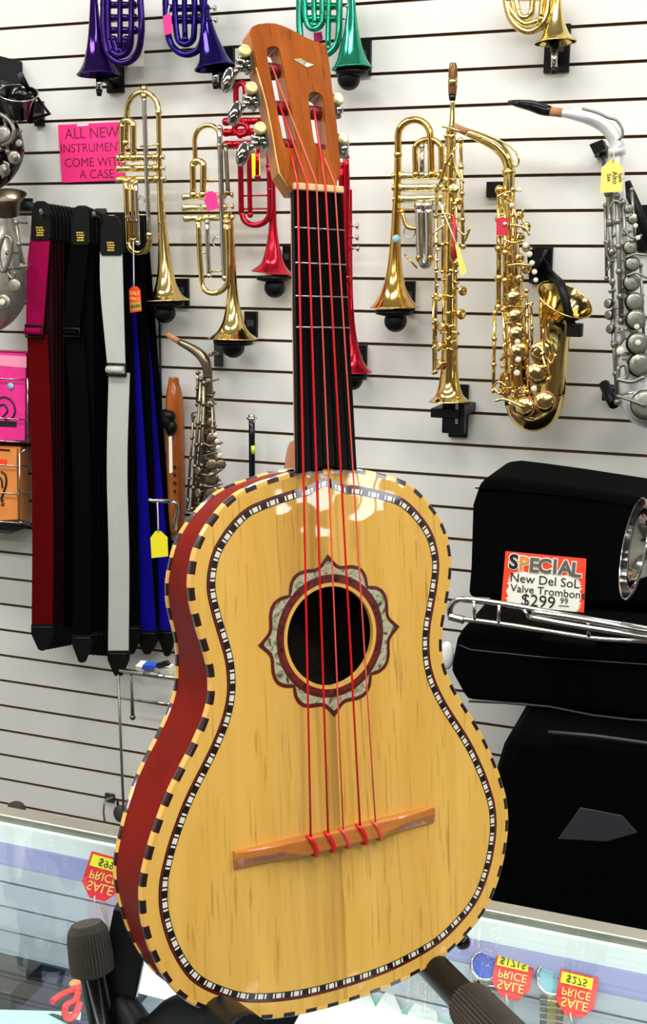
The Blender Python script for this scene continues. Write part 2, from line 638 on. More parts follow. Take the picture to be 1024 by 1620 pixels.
# ---------------------------------------------------------------- glass counter
CT = 0.96
CX0, CX1, CY0, CY1 = -2.2, 1.3, 0.42, 1.352
yA = atz(512, 1391, CT).y
cs = thing('display_counter', 'glass topped display counter with dull metal rear edge before the slat wall', 'counter', ((CX0 + CX1) / 2, CY1, 0))
MB().box(((CX0 + CX1) / 2, (CY0 + CY1) / 2, 0.24), ((CX1 - CX0) / 2, (CY1 - CY0) / 2, 0.24)).build('base_cabinet', M['cabinet'], cs)
MB().box(((CX0 + CX1) / 2, (CY0 + CY1) / 2, 0.486), ((CX1 - CX0) / 2 - .01, (CY1 - CY0) / 2 - .01, 0.005)).build('deck', M['greydeck'], cs)
MB().box(((CX0 + CX1) / 2, (CY0 + yA) / 2, CT - 0.004), ((CX1 - CX0) / 2, (yA - CY0) / 2, 0.004)).build('glass_top', M['glass'], cs)
MB().box(((CX0 + CX1) / 2, (yA + CY1) / 2, CT - 0.010), ((CX1 - CX0) / 2, (CY1 - yA) / 2, 0.0115)).build('rear_edge', M['alu'], cs, 0.002)
MB().box(((CX0 + CX1) / 2, yA - 0.004, CT - 0.022), ((CX1 - CX0) / 2, 0.004, 0.0135)).build('white_track', M['whiterail'], cs)
MB().box(((CX0 + CX1) / 2, yA - 0.006, CT - 0.0515), ((CX1 - CX0) / 2, 0.006, 0.016)).build('lavender_strip', M['lavender'], cs)  # plain lavender strip along the rear, under the white track
MB().box(((CX0 + CX1) / 2, CY0 + 0.004, 0.72), ((CX1 - CX0) / 2, 0.003, 0.232)).build('front_glass', M['glass'], cs)
for sx in (CX0 + 0.01, CX1 - 0.01):
    MB().box((sx, (CY0 + CY1) / 2, 0.72), (0.01, (CY1 - CY0) / 2, 0.228)).build('side_panel', M['alu'], cs)
MB().box(((CX0 + CX1) / 2, CY1 - 0.015, 0.51), ((CX1 - CX0) / 2 - .02, 0.012, 0.02)).build('lower_track', M['alu'], cs)
# added slatted panel that stands in for the slat wall's reflection in the glass
YR = yA - 0.014
zr = [at(100, y, YR).z for y in (1416, 1456, 1494)]
pt = (zr[0] - zr[2]) / 2
mb = MB()
zt, k = CT - 0.068, 0
edges_ = [zr[0] - pt * i for i in range(14) if zr[0] - pt * i > 0.56]
hi = zt
for ze in edges_ + [0.53]:
    lo = ze + (0.0016 if ze != 0.53 else 0)
    if hi > lo:
        mb.box(((CX0 + CX1) / 2, YR + .003, (hi + lo) / 2), ((CX1 - CX0) / 2 - .02, .003, (hi - lo) / 2))
    hi = ze - 0.0016
mb.build('slat_reflection_panel', M['reflpanel'], cs)
MB().box(((CX0 + CX1) / 2, YR + .0075, (zt + .53) / 2), ((CX1 - CX0) / 2 - .02, .001, (zt - .53) / 2)).build('slat_reflection_backing', M['navy'], cs)  # dark sheet that draws the grooves of the mirrored wall
ld = bpy.data.lights.new('extra_case_light', 'AREA')  # added strip light, out of view, brightens the inside of the case
ld.shape = 'RECTANGLE'
ld.size, ld.size_y, ld.energy = 3.0, 0.04, 8.5
ld.color = (0.93, 0.97, 1.0)
lo_ = bpy.data.objects.new('extra_case_light', ld)
lo_.location = ((CX0 + CX1) / 2, CY0 + .05, CT - .03)
lo_.rotation_euler = (math.radians(34), 0, 0)
col.objects.link(lo_)
SH = 0.80
ySh = atz(0, 1500, SH).y
MB().box(((CX0 + CX1) / 2, (CY0 + .05 + ySh) / 2, SH - 0.003), ((CX1 - CX0) / 2 - .03, (ySh - CY0 - .05) / 2, 0.003)).build('glass_shelf', M['glass'], cs)

# ---------------------------------------------------------------- the vihuela
GU = Vector((0.6340990622700544, 0.7725650330434348, -0.032582954851182504))
GV = Vector((-0.09873780456332504, 0.12268987410681613, 0.9875211596425001))
GN = Vector((0.7669219159590188, -0.6229690718729542, 0.15407890936626453))
GO = EYE + Vector((-0.3493307640313942, 0.9527698313594903, -0.32525708841481865))
gm = Matrix((GU, GV, GN)).transposed().to_4x4()
gm.translation = GO
guitar = bpy.data.objects.new('vihuela', None)
guitar.empty_display_size = 0.05
guitar.matrix_world = gm
col.objects.link(guitar)
tag(guitar, 'large golden wood five string guitar with checkered edges on the black stand', 'guitar')


def gpx(px, py, n=0.0):
    """guitar coordinates (metres) of the point seen at a pixel on the plane n above the top"""
    d = ray(px, py)
    o = GO + GN * n
    q = d * ((o - EYE).dot(GN) / d.dot(GN)) + EYE - GO
    return Vector((q.dot(GU), q.dot(GV), n))


M['top'] = wood('golden_tonewood', (231, 184, 92), (219, 168, 74), (112, 72, 28), 34, 3.4, 0.45, 0.75, 0.48, seam=True, bump=0.16)
M['top'].node_tree.nodes['Principled BSDF'].inputs['Specular IOR Level'].default_value = 0.15
M['side'] = mat('red_mahogany', (112, 14, 5), 0.35, spec=0.03, coat=0.07, noise=0.35, nscale=25)
M['inner'] = mat('shaded_inside_wood', (24, 12, 6), 0.9)  # near-black colour carries the shade inside the body
M['chipy'] = mat('yellow_binding', (226, 176, 84), 0.25, coat=0.6, noise=0.08)
M['chipd'] = mat('dark_binding', (38, 16, 14), 0.25, coat=0.6, noise=0.2)
M['linered'] = mat('red_line', (112, 20, 18), 0.3, coat=0.5)
M['lineblk'] = mat('black_line', (14, 10, 9), 0.3, coat=0.5)
M['mop'] = mat('mother_of_pearl', (226, 222, 205), 0.2, coat=0.5, noise=0.15, nscale=90)
M['ebony'] = mat('black_fingerboard', (5, 4, 4), 0.3, spec=0.12, noise=0.2)
M['neck'] = wood('orange_cedar', (186, 112, 44), (164, 92, 34), (96, 48, 16), 60, 6, 0.3, 0.5)
M['headwood'] = wood('reddish_brown_headstock', (172, 90, 20), (136, 64, 10), (74, 30, 8), 50, 7, 0.45, 0.08, 0.8)
M['headwood'].node_tree.nodes['Principled BSDF'].inputs['Specular IOR Level'].default_value = 0.08
M['bridge'] = wood('orange_bridge_wood', (196, 122, 50), (172, 96, 34), (104, 54, 18), 9, 90, 0.25, 0.6)
M['bone'] = mat('cream_bone', (222, 190, 134), 0.4, noise=0.05)
M['fret'] = mat('thin_silver_fret', (170, 176, 180), 0.3, 0.9)
M['strred'] = mat('red_nylon', (206, 16, 22), 0.3)
M['strpale'] = mat('pale_red_nylon', (226, 84, 70), 0.3)
M['roller'] = mat('red_wound_string', (110, 14, 14), 0.45, noise=0.3, nscale=120, bump=0.4, bscale=300)
M['ivory'] = mat('ivory_button', (226, 210, 140), 0.3, 0.4)
# abalone: swirling pale green and grey
ab = mat('abalone_shell', (178, 178, 146), 0.2, coat=0.5)
nt = ab.node_tree
tc = nt.nodes.new('ShaderNodeTexCoord')
wv = nt.nodes.new('ShaderNodeTexNoise')
wv.inputs['Scale'].default_value = 55
wv.inputs['Distortion'].default_value = 3.0
wv.inputs['Detail'].default_value = 3
rp = nt.nodes.new('ShaderNodeValToRGB')
els = rp.color_ramp.elements
els[0].position, els[0].color = 0.33, lin((60, 62, 46)) + (1,)
els[1].position, els[1].color = 0.72, lin((226, 220, 206)) + (1,)
for ps, c in ((0.40, (126, 128, 98)), (0.5, (172, 176, 132)), (0.56, (196, 180, 164)), (0.64, (160, 160, 128))):
    e = els.new(ps)
    e.color = lin(c) + (1,)
nt.links.new(tc.outputs['Object'], wv.inputs['Vector'])
nt.links.new(wv.outputs['Fac'], rp.inputs[0])
nt.links.new(rp.outputs[0], nt.nodes['Principled BSDF'].inputs['Base Color'])
M['abalone'] = ab
rope = mat('rope_inlay', (60, 12, 12), 0.3, coat=0.5)
nt = rope.node_tree
tc = nt.nodes.new('ShaderNodeTexCoord')
vx = nt.nodes.new('ShaderNodeTexVoronoi')
vx.inputs['Scale'].default_value = 190
r2 = nt.nodes.new('ShaderNodeValToRGB')
r2.color_ramp.elements[0].position, r2.color_ramp.elements[0].color = 0.28, lin((26, 8, 8)) + (1,)
r2.color_ramp.elements[1].position, r2.color_ramp.elements[1].color = 0.55, lin((112, 30, 20)) + (1,)
nt.links.new(tc.outputs['Object'], vx.inputs['Vector'])
nt.links.new(vx.outputs['Distance'], r2.inputs[0])
nt.links.new(r2.outputs[0], nt.nodes['Principled BSDF'].inputs['Base Color'])
M['rope'] = rope

HALF = [(0, 147), (18, 147), (35, 146), (49, 143), (64, 139.5), (84, 133), (98, 124.5), (111, 112.5), (122, 99), (129.5, 85), (134, 69), (135.5, 55), (134.5, 42), (131, 25), (126.5, 8), (122.5, -8), (121, -22), (122, -37), (127, -53), (136.5, -71), (145.5, -85), (155.5, -100), (164.5, -115), (172.5, -131), (180, -148), (186, -165), (190.3, -181), (191.8, -198), (191, -213), (188, -229), (183, -246), (175, -264), (165, -280), (152, -293), (138, -303), (121, -313), (104, -320), (85, -325), (67, -328.5), (49, -331), (25, -332.6), (0, -333)]
rightside = [((w - 0.7) * .001, v * .001) for w, v in HALF]
leftside = [(-(w - 3.6) * .001 if w > 4 else 0.0, v * .001) for w, v in HALF]
loop = rightside + leftside[-2:0:-1]
loop = spline(loop, 8, True)


def resample(lp, n):
    d = [0.0]
    for i in range(len(lp)):
        a, b = lp[i], lp[(i + 1) % len(lp)]
        d.append(d[-1] + math.hypot(b[0] - a[0], b[1] - a[1]))
    out = []
    j = 0
    for k in range(n):
        t = d[-1] * k / n
        while d[j + 1] < t:
            j += 1
        a, b = lp[j], lp[(j + 1) % len(lp)]
        s = (t - d[j]) / max(1e-9, d[j + 1] - d[j])
        out.append((a[0] + (b[0] - a[0]) * s, a[1] + (b[1] - a[1]) * s))
    return out


NCH = 128                       # chips of the checkered binding
NB = NCH * 3
OUT = resample(loop, NB)


def normals(lp):
    n = len(lp)
    res = []
    for i in range(n):
        a, b = lp[i - 1], lp[(i + 1) % n]
        t = Vector((b[0] - a[0], b[1] - a[1])).normalized()
        res.append((t.y, -t.x))     # replaced by the sign below
    return res


NR = normals(OUT)
# loop runs clockwise from the neck over the right side: inward normal
sgn = 1 if (OUT[5][0] + NR[5][0] * .01) ** 2 + (OUT[5][1] + NR[5][1] * .01) ** 2 < OUT[5][0] ** 2 + OUT[5][1] ** 2 else -1
NR = [(a * sgn, b * sgn) for a, b in NR]


def inset(d):
    return [(p[0] + q[0] * d, p[1] + q[1] * d) for p, q in zip(OUT, NR)]


def depth(v):
    T = [(-0.34, .045), (-0.28, .052), (-0.23, .058), (-0.18, .068), (-0.10, .076), (-0.03, .077), (0.02, .062), (0.08, .05), (0.147, .046)]
    for (a, da), (b, db) in zip(T[:-1], T[1:]):
        if v <= b:
            s = min(1, max(0, (v - a) / (b - a)))
            s = s * s * (3 - 2 * s)
            return da + (db - da) * s
    return T[-1][1]


BW = 0.0042
inner = inset(BW)
HR = 0.044
# soundboard with its hole
mb = MB()
rings = []
for t in range(9):
    s = t / 8
    rg = []
    for p in inner:
        a = math.atan2(p[1], p[0])
        h = (HR * math.cos(a), HR * math.sin(a))
        rg.append(Vector((h[0] + (p[0] - h[0]) * s, h[1] + (p[1] - h[1]) * s, 0)))
    rings.append(rg)
for a, b in zip(rings[:-1], rings[1:]):
    mb.strip(a, b)
mb.strip(rings[0], [p + Vector((0, 0, -0.004)) for p in rings[0]])
soundboard = mb.build('soundboard', M['top'], guitar)
# sides and back
mb = MB()
SD = 7
prev = None
for t in range(SD + 1):
    rg = []
    for p, q in zip(OUT, NR):
        dd = depth(p[1])
        z = -0.006 - (dd - 0.012) * t / SD
        rg.append(Vector((p[0] + q[0] * .0008, p[1] + q[1] * .0008, z)))
    if prev:
        mb.strip(prev, rg)
    prev = rg
mb.build('sides', M['side'], guitar)
mb = MB()
prev = [Vector((p[0], p[1], -depth(o[1]))) for p, o in zip(inner, OUT)]
for t in range(1, 7):
    s = 1 - t / 6
    rg = [Vector((p[0] * s, p[1] * s - 0.06 * (1 - s), -depth(o[1]) * s - 0.085 * (1 - s) + 0.0 * s)) for p, o in zip(inner, OUT)]
    mb.strip(prev, rg)
    prev = rg
mb.build('back', M['side'], guitar)
mb = MB()
mb.strip([Vector((p[0], p[1], -0.003)) for p in inset(0.006)], [Vector((p[0], p[1], -depth(o[1]) + 0.004)) for p, o in zip(inset(0.006), OUT)])
prev = [Vector((p[0], p[1], -depth(o[1]) + 0.004)) for p, o in zip(inset(0.006), OUT)]
mb.strip(prev, [Vector((0.001 * math.cos(k), -0.06 + 0.001 * math.sin(k), -0.08)) for k in range(len(prev))])
mb.build('lining', M['inner'], guitar)


def binding(back):
    mb = MB()
    profile = [(BW, 0.0), (0.0012, 0.0), (0.0002, -0.0006), (-0.0006, -0.002), (-0.0006, -0.0055), (0.0008, -0.0068)]
    rgs = []
    for d, z in profile:
        rg = []
        for p, q in zip(OUT, NR):
            zz = (-depth(p[1]) - z) if back else z
            rg.append(Vector((p[0] + q[0] * d, p[1] + q[1] * d, zz)))
        rgs.append(rg)
    n = NB
    for a, b in zip(rgs[:-1], rgs[1:]):
        for i in range(n):
            mb.cur = (i // 3) % 2
            mb.add([a[i], a[(i + 1) % n], b[(i + 1) % n], b[i]], [(0, 1, 2, 3)], True)
    o = mb.build('checkered_binding', [M['chipy'], M['chipd']], guitar)
    o['label'] = 'checkered binding along the ' + ('back' if back else 'front') + ' edge'


binding(False)
binding(True)


# purfling: lines and pearl blocks that follow the edge, rising to a point under the fingerboard
def purf(d):
    lp = inset(d)
    out = []
    for p in lp:
        y = p[1]
        if y > 0.05 and abs(p[0]) < 0.024:
            y += 0.009 * (1 - abs(p[0] - 0.001) / 0.024) ** 1.4
        out.append(Vector((p[0], y, 0)))
    return out


PO = 0.0150
mb = MB()
steps = [(0.0, .0009, 1), (.0009, .0021, 0), (.0021, .0080, 1)]
for a, b, k in steps:
    mb.cur = k
    A, B = purf(PO + a), purf(PO + b)
    for z in (A, B):
        for p in z:
            p.z = 0.00025
    mb.strip(A, B, smooth=False)
mb.build('purfling', [M['linered'], M['lineblk']], guitar)
mb = MB()
A, B = purf(PO + 0.0030), purf(PO + 0.0072)
d = [0.0]
for i in range(NB):
    d.append(d[-1] + (A[(i + 1) % NB] - A[i]).length)


def alng(lp, t):
    t %= d[-1]
    for i in range(NB):
        if d[i + 1] >= t:
            s = (t - d[i]) / (d[i + 1] - d[i])
            return lp[i].lerp(lp[(i + 1) % NB], s)
    return lp[0]


per = d[-1] / round(d[-1] / 0.0178)
for k in range(round(d[-1] / per)):
    for c, w in ((0.0, 0.0050), (-0.0048, 0.0017), (0.0048, 0.0017)):
        t = k * per + c
        q = [alng(A, t - w / 2), alng(A, t + w / 2), alng(B, t + w / 2), alng(B, t - w / 2)]
        mb.add([p + Vector((0, 0, 0.00045)) for p in q], [(0, 1, 2, 3)], False)
mb.build('pearl_blocks', M['mop'], guitar)

# rosette
RP = [(0, 72.5), (3, 68.6), (6, 65.2), (9, 62.9), (12, 62.3), (16, 63.2), (22, 65.4), (28, 66.6), (33, 66.0), (38, 63.4), (42, 60.0), (45, 57.2)]


def rrad(deg):
    a = abs((deg + 45) % 90 - 45)
    for (x0_, r0), (x1_, r1) in zip(RP[:-1], RP[1:]):
        if a <= x1_:
            return (r0 + (r1 - r0) * (a - x0_) / (x1_ - x0_)) * .001
    return .0572


def pol(r, a):
    return Vector((r * math.cos(math.radians(a)) + .0005, r * math.sin(math.radians(a)), 0))


angs = [i * 1.0 for i in range(360)]


def rose(off, z):
    """curve a constant distance inside the cusped outline"""
    out = []
    pts = [pol(rrad(a), a) for a in angs]
    for i, p in enumerate(pts):
        t = (pts[(i + 1) % 360] - pts[i - 1]).normalized()
        nrm = Vector((-t.y, t.x, 0))
        q = p + nrm * off
        a = angs[i]
        cusp = abs((a + 45) % 90 - 45)
        if cusp < 2:
            q = p - p.normalized() * off * 1.7
        elif cusp > 43.5:
            q = p - p.normalized() * off * 0.95
        out.append(Vector((q.x, q.y, z)))
    return out


mb = MB()
lines = [(0, .0006, 1), (.0006, .0014, 0), (.0014, .0018, 1), (.0018, .0026, 0), (.0026, .0032, 1)]
for a, b, k in lines:
    mb.cur = k
    mb.strip(rose(a, .0004), rose(b, .0004), smooth=False)
rosette = mb.build('rosette', [M['linered'], M['lineblk']], guitar)
MB().strip(rose(.0030, .0003), [pol(.0538, a) + Vector((0, 0, .0003)) for a in angs], smooth=False).build('abalone_band', M['abalone'], rosette)
mb = MB()
for r0, r1, k in ((.0545, .0540, 1), (.0540, .0533, 0), (.0533, .0529, 1), (.0529, .0523, 0), (.0523, .0518, 1)):
    mb.cur = k
    mb.strip([pol(r0, a) + Vector((0, 0, .0005)) for a in angs], [pol(r1, a) + Vector((0, 0, .0005)) for a in angs], smooth=False)
mb.cur = 2
mb.strip([pol(.0518, a) + Vector((0, 0, .0004)) for a in angs], [pol(.0485, a) + Vector((0, 0, .0004)) for a in angs], smooth=False)
mb.cur = 0
mb.strip([pol(.0485, a) + Vector((0, 0, .0004)) for a in angs], [pol(.0472, a) + Vector((0, 0, .0004)) for a in angs], smooth=False)
mb.build('rope_ring', [M['linered'], M['lineblk'], M['rope']], rosette)
MB().strip([pol(.0474, a) + Vector((0, 0, .0003)) for a in angs], [pol(.0438, a) + Vector((0, 0, .0003)) for a in angs], smooth=False).build('hole_edge', M['chipy'], rosette)

# fingerboard, nut, neck
FT = 0.006
NUT = 0.386
o2 = [(-.0285, .1445), (-.010, .1475), (.001, .1520), (.012, .1475), (.0305, .1445), (.0268, NUT), (-.0208, NUT)]
v_, f_ = filled([o2], 0.0003, FT)
MB().add(v_, f_, False).build('fingerboard', M['ebony'], guitar, 0.0008)
for k in (1, 2, 3, 4):
    y = -0.177 + 0.563 * 2 ** (-k / 12.0)
    t = (y - .1445) / (NUT - .1445)
    xa, xb = -.0285 + (.0077) * t, .0305 - .0037 * t
    MB().tube([(xa, y, FT + .0003), (xb, y, FT + .0003)], 0.0008, 6).build('fret', M['fret'], guitar)
MB().box((0.003, NUT + .003, FT - .0015), (.0245, .003, .0045)).build('nut', M['bone'], guitar, 0.001)
mb = MB()
rg = []
for k in range(9):
    y = 0.147 + (NUT + .012 - .147) * k / 8
    w0 = .0285 - .006 * k / 8
    dpt = 0.020 - .003 * k / 8
    sec = []
    for j in range(13):
        a = PI + PI * j / 12
        sec.append(Vector((0.001 + 0.002 * k / 8 + w0 * math.cos(a), y, 0.0002 + dpt * math.sin(a))))
    rg.append(sec)
for a, b in zip(rg[:-1], rg[1:]):
    mb.strip(a, b, closed=False)
mb.build('neck', M['neck'], guitar)
mb = MB()
rg = []
for k in range(8):
    t = k / 7
    y = 0.149 + 0.024 * (1 - (1 - t) ** 2)
    dpt = 0.044 * (1 - t) + 0.019 * t
    w0 = 0.026
    sec = []
    for j in range(13):
        a = PI + PI * j / 12
        sec.append(Vector((-0.001 + w0 * math.cos(a), y, -dpt * abs(math.sin(a)) ** .6)))
    rg.append(sec)
for a, b in zip(rg[:-1], rg[1:]):
    mb.strip(a, b, closed=False)
mb.build('heel', M['neck'], guitar)

# headstock: plane tilted back from the nut
HT = math.radians(12)
HY = Vector((0, math.cos(HT), -math.sin(HT)))
HN = Vector((0, math.sin(HT), math.cos(HT)))
HO = Vector((0, NUT + .004, FT - .001))
hm = mtx_from(HO, (1, 0, 0), HY)


def hpx(zx, zy):
    """headstock coordinates of a point of the 5.12x crop whose corner is pixel (360, 20)"""
    px, py = 360 + zx / 5.12, 20 + zy / 5.12
    d = ray(px, py)
    wn = GU * HN.x + GV * HN.y + GN * HN.z
    wy = GU * HY.x + GV * HY.y + GN * HY.z
    wo = GO + GU * HO.x + GV * HO.y + GN * HO.z
    q = d * ((wo - EYE).dot(wn) / d.dot(wn)) + EYE - wo
    return (q.dot(GU), q.dot(wy))


edge = [(530, 1440), (505, 1405), (430, 1290), (408, 1180), (372, 960), (332, 755), (292, 605), (243, 440), (212, 290), (186, 150), (200, 115), (250, 93), (320, 84), (395, 90), (470, 115), (560, 160), (640, 203), (700, 230), (760, 248), (803, 262), (830, 450), (852, 640), (885, 900), (905, 1100), (918, 1250), (905, 1320), (880, 1400), (888, 1440)]


def slot(pts):
    return [hpx(*p) for p in pts]


def smoothloop(pts, n=4):
    return spline(pts, n, True)


s1 = smoothloop([hpx(*p) for p in ((318, 300), (340, 278), (372, 272), (402, 282), (425, 310), (460, 480), (505, 720), (552, 960), (562, 1040), (548, 1080), (515, 1098), (480, 1090), (452, 1040), (430, 930), (375, 640), (330, 400))])
s2 = smoothloop([hpx(*p) for p in ((657, 680), (670, 652), (700, 640), (735, 648), (770, 680), (785, 760), (800, 900), (813, 1040), (808, 1090), (775, 1112), (735, 1100), (705, 1050), (685, 930), (665, 790))])
ol = [hpx(*p) for p in edge]
HTH = 0.0165
v_, f_ = filled([ol, s1, s2], -HTH, -0.0012)
mb = MB().add([hm @ p for p in v_], f_, False)
head = mb.build('headstock', M['neck'], guitar)
v_, f_ = filled([ol, s1, s2], -0.0012, 0.0)
MB().add([hm @ p for p in v_], f_, False).build('face_veneer', M['headwood'], head)
# pale line along the left front edge
mb = MB()
mb.tube([hm @ Vector((hpx(*p)[0] - .0004, hpx(*p)[1], -.0016)) for p in edge[1:8]], 0.0009, 6)
mb.build('edge_line', M['chipy'], head)
dia = [hpx(*p) for p in ((530, 380), (600, 372), (640, 405), (702, 425), (640, 448), (610, 425))]
v_, f_ = filled([dia], 0.0, 0.0004)
MB().add([hm @ p for p in v_], f_, False).build('diamond_inlay', M['abalone'], head)
MB().prism([hm @ Vector((p[0], p[1], .0005)) for p in (hpx(632, 404), hpx(700, 425), hpx(640, 446), hpx(622, 430))], HN * .0002).build('diamond_inlay', M['mop'], head)


def tuner(cz, btn, roll, side):
    c = Vector((*hpx(*cz), 0))
    out = Vector((-side, 0, 0))
    base = c + Vector((side * .003, -.006, -.007))
    t = MB()
    t.box(hm @ (base + out * .0005), (.0012, .0095, .0062), (Vector((1, 0, 0)), HY, HN))
    t.lathe([(.0001, -.003), (.0042, -.003), (.0048, 0), (.0036, .002), (.0042, .006), (.003, .009), (.0001, .009)], hm @ (base + Vector((0, -.001, -.001)) + out * .002), out, 14)
    t.tube([hm @ (base + out * .005 + Vector((0, .007, 0))), hm @ (base + out * .005 + Vector((0, -.009, 0)))], .0032, 10)
    for yy in (-.007, .006):
        t.ball(hm @ (base + out * .002 + Vector((0, yy, .004))), .002)
    tm = t.build('tuning_machine', M['tuner'], head)
    MB().lathe([(.0001, -.004), (.0045, -.004), (.0056, 0), (.0050, .0022), (.0034, .0026), (.0001, .0022)], hm @ (c + out * .002 + Vector((0, 0, -.002))), HN * 1.0 + out * .15, 16).build('worm_cap', M['ivory'], tm)
    if btn:
        b = Vector((*hpx(*btn), -.010))
        s = MB()
        st = base + out * .004 + Vector((0, -.002, 0))
        s.tube([hm @ st, hm @ (st.lerp(b, .5)), hm @ b], [.0028, .0022, .003], 8)
        s.ball(hm @ st.lerp(b, .35), .0036)
        ax = (b - st).normalized()
        s.ball(hm @ (b + ax * .003), .0092, (1.05, 1.0, .72), (HY, (hm.to_3x3() @ ax), (HY.cross(hm.to_3x3() @ ax)).normalized()))
        s.build('tuner_button', M['tuner'], tm)
    r = hpx(*roll)
    a = Vector((r[0] - .0105, r[1], -.0092))
    bq = Vector((r[0] + .0105, r[1], -.0092))
    k = MB()
    N = 22
    k.tube([hm @ a.lerp(bq, i / N) for i in range(N + 1)], [.0056 + .0006 * (i % 2) for i in range(N + 1)], 14)
    k.build('string_post', M['roller'], tm)
    return hm @ Vector((r[0], r[1], -.003))


posts = [tuner((165, 305), (62, 480), (372, 420), 1), tuner((220, 605), (122, 755), (432, 730), 1), tuner((290, 930), (188, 1085), (500, 1040), 1),
         tuner((890, 690), None, (712, 770), -1), tuner((930, 1010), None, (760, 1078), -1)]
# right-hand buttons are hidden behind the head, only their shafts show
# bridge: long tapered bar with scooped ends
mb = MB()
bl, br = gpx(368, 1357, .004), gpx(685, 1282, .004)
yc = -0.1795
N = 24
secs = []
for i in range(N + 1):
    t = i / N
    x = -.1045 + .2065 * t
    e = abs(t - .5) * 2
    ht = .0095 if e < .62 else .0095 - .0055 * ((e - .62) / .38)
    hw = .0080
    up = yc + hw
    lo = yc - hw
    # carved lower shoulder near both ends
    sc = 0.0 if e < .40 else min(1, (e - .40) / .22)
    secs.append([Vector((x, up, .0002)), Vector((x, up, ht * .85)), Vector((x, up - .002, ht)), Vector((x, lo + .002 + .007 * sc, ht)), Vector((x, lo, ht * (.9 - .55 * sc))), Vector((x, lo, .0002))])
for a, b in zip(secs[:-1], secs[1:]):
    mb.strip(a, b, closed=True, smooth=False)
mb.add(secs[0], [tuple(range(6))], False)
mb.add(secs[-1], [tuple(range(6))], False)
bridge = mb.build('bridge', M['bridge'], guitar, 0.0006)
# strings
bx = [gpx(x, y, .0095) for x, y in ((491.5, 1333), (519, 1327.5), (543, 1323.6), (569.7, 1317.7), (594, 1310.7))]
nx = [gpx(x, y, .0090) for x, y in ((471, 303), (486, 303), (501, 303.5), (515, 304), (530, 304.5))]
link = [posts[2], posts[1], posts[0], posts[3], posts[4]]
for i in range(5):
    thick = i in (0, 1, 3)
    r = .00098 if thick else .0007
    mt = M['strred'] if thick else M['strpale']
    b, n_ = bx[i], nx[i]
    b = Vector((b.x, yc + .0075, .0102))
    n_ = Vector((n_.x, NUT + .003, FT + .0035))
    pts = [b, b.lerp(n_, .25), b.lerp(n_, .5), b.lerp(n_, .75), n_, n_ + Vector((0, .006, -.001)), link[i]]
    s = MB().tube(pts, r, 8)
    so = s.build('string', mt, guitar)
    so['label'] = ('thick bright red string' if thick else 'thin pale red string')
    k = MB()
    k.tube(spline([(b.x - .002, yc + .0085, .0065), (b.x - .001, yc + .007, .0112), (b.x + .002, yc + .002, .0117), (b.x + .0045, yc - .005, .0115), (b.x + .0055, yc - .0095, .0085), (b.x + .005, yc - .0098, .003)], 5), r * 1.7, 8)
    k.tube(spline([(b.x + .001, yc + .0085, .0065), (b.x + .0005, yc + .007, .0117), (b.x + .0035, yc + .001, .0121), (b.x + .0065, yc - .007, .0108), (b.x + .007, yc - .0095, .006)], 5), r * 1.2, 8)
    k.build('string_knot', mt, so)

# ---------------------------------------------------------------- guitar stand
bot = GO + GV * -.333
st = thing('guitar_stand', 'black metal guitar stand with ribbed foam grips holding the guitar up on the glass counter', 'guitar stand', (bot.x - .1, bot.y + .1, CT))


def gp(u, v, n):
    return GO + GU * u + GV * v + GN * n


def drop(p, d):
    """follow a direction from p down to the glass"""
    p = Vector(p)
    d = Vector(d)
    return p + d * ((CT + .012 - p.z) / d.z)


# two square uprights behind the body that spread to the glass
ua = at(214, 1436, 0.90)
ub = at(172, 1640, 0.87)
la = drop(ub, ub - ua)
m1 = MB()
ax = (la - ua).normalized()
sx = (FW.cross(ax)).normalized()
sy = ax.cross(sx)
c = (ua + la) / 2
m1.box(c, (.0185, .012, (la - ua).length / 2), (sx, sy, ax))
m1.build('upright', M['steel'], st, .002)
ub2 = gp(.10, -.25, -.115)
lb = atz(430, 1628, CT + .012)
ax = (lb - ub2).normalized()
sx = (FW.cross(ax)).normalized()
sy = ax.cross(sx)
MB().box((ub2 + lb) / 2, (.016, .012, (lb - ub2).length / 2), (sx, sy, ax)).build('upright', M['steel'], st, .002)
MB().tube([ua.lerp(la, .25), ub2.lerp(lb, .2)], .009, 10).build('cross_bar', M['steel'], st)
# back rest arm with foam at the left
fa, fb, fc = at(139, 1478, 0.86), at(147, 1536, 0.855), at(166, 1640, 0.85)
fd = drop(fc, fc - fb)
MB().tube(spline([tuple(fa.lerp(fb, .4)), tuple(fb), tuple(fc), tuple(fd)], 4), .0125, 16).build('rest_arm', M['blackgl'], st)
d = (fb - fa).normalized()
mb = MB()
L = (fb - fa).length
mb.tube([fa - d * .012, fa - d * .010, fa - d * .004, fa + d * .004, fb - d * .01, fb, fb + d * .004], [.006, .014, .018, .0196, .0205, .0200, .013], 76, ribs=1, ribd=.12)
mb.build('foam_grip', M['rubber'], st)
MB().tube([fc.lerp(fd, .2), ua.lerp(la, .55)], .008, 10).build('cross_bar', M['steel'], st)
# lower right arm that reaches forward under the lower bout
rb_, rc, rd = at(684, 1528, 1.0), at(741, 1587, .935), at(806, 1655, .86)
ra = rb_ + (rb_ - rc) * .55
MB().tube(spline([tuple(ra), tuple(rb_), tuple(rc), tuple(rc.lerp(rd, .5))], 5), .0145, 18).build('support_arm', M['steel'], st)
MB().tube([rc.lerp(rd, .0), rc.lerp(rd, .04), rc.lerp(rd, .1), rd, rd + (rd - rc) * .1], [.015, .0195, .0215, .022, .018], 76, ribs=1, ribd=.12).build('foam_grip', M['rubber'], st)
MB().tube([ra, ub2.lerp(lb, .3)], .012, 12).build('support_arm', M['steel'], st)
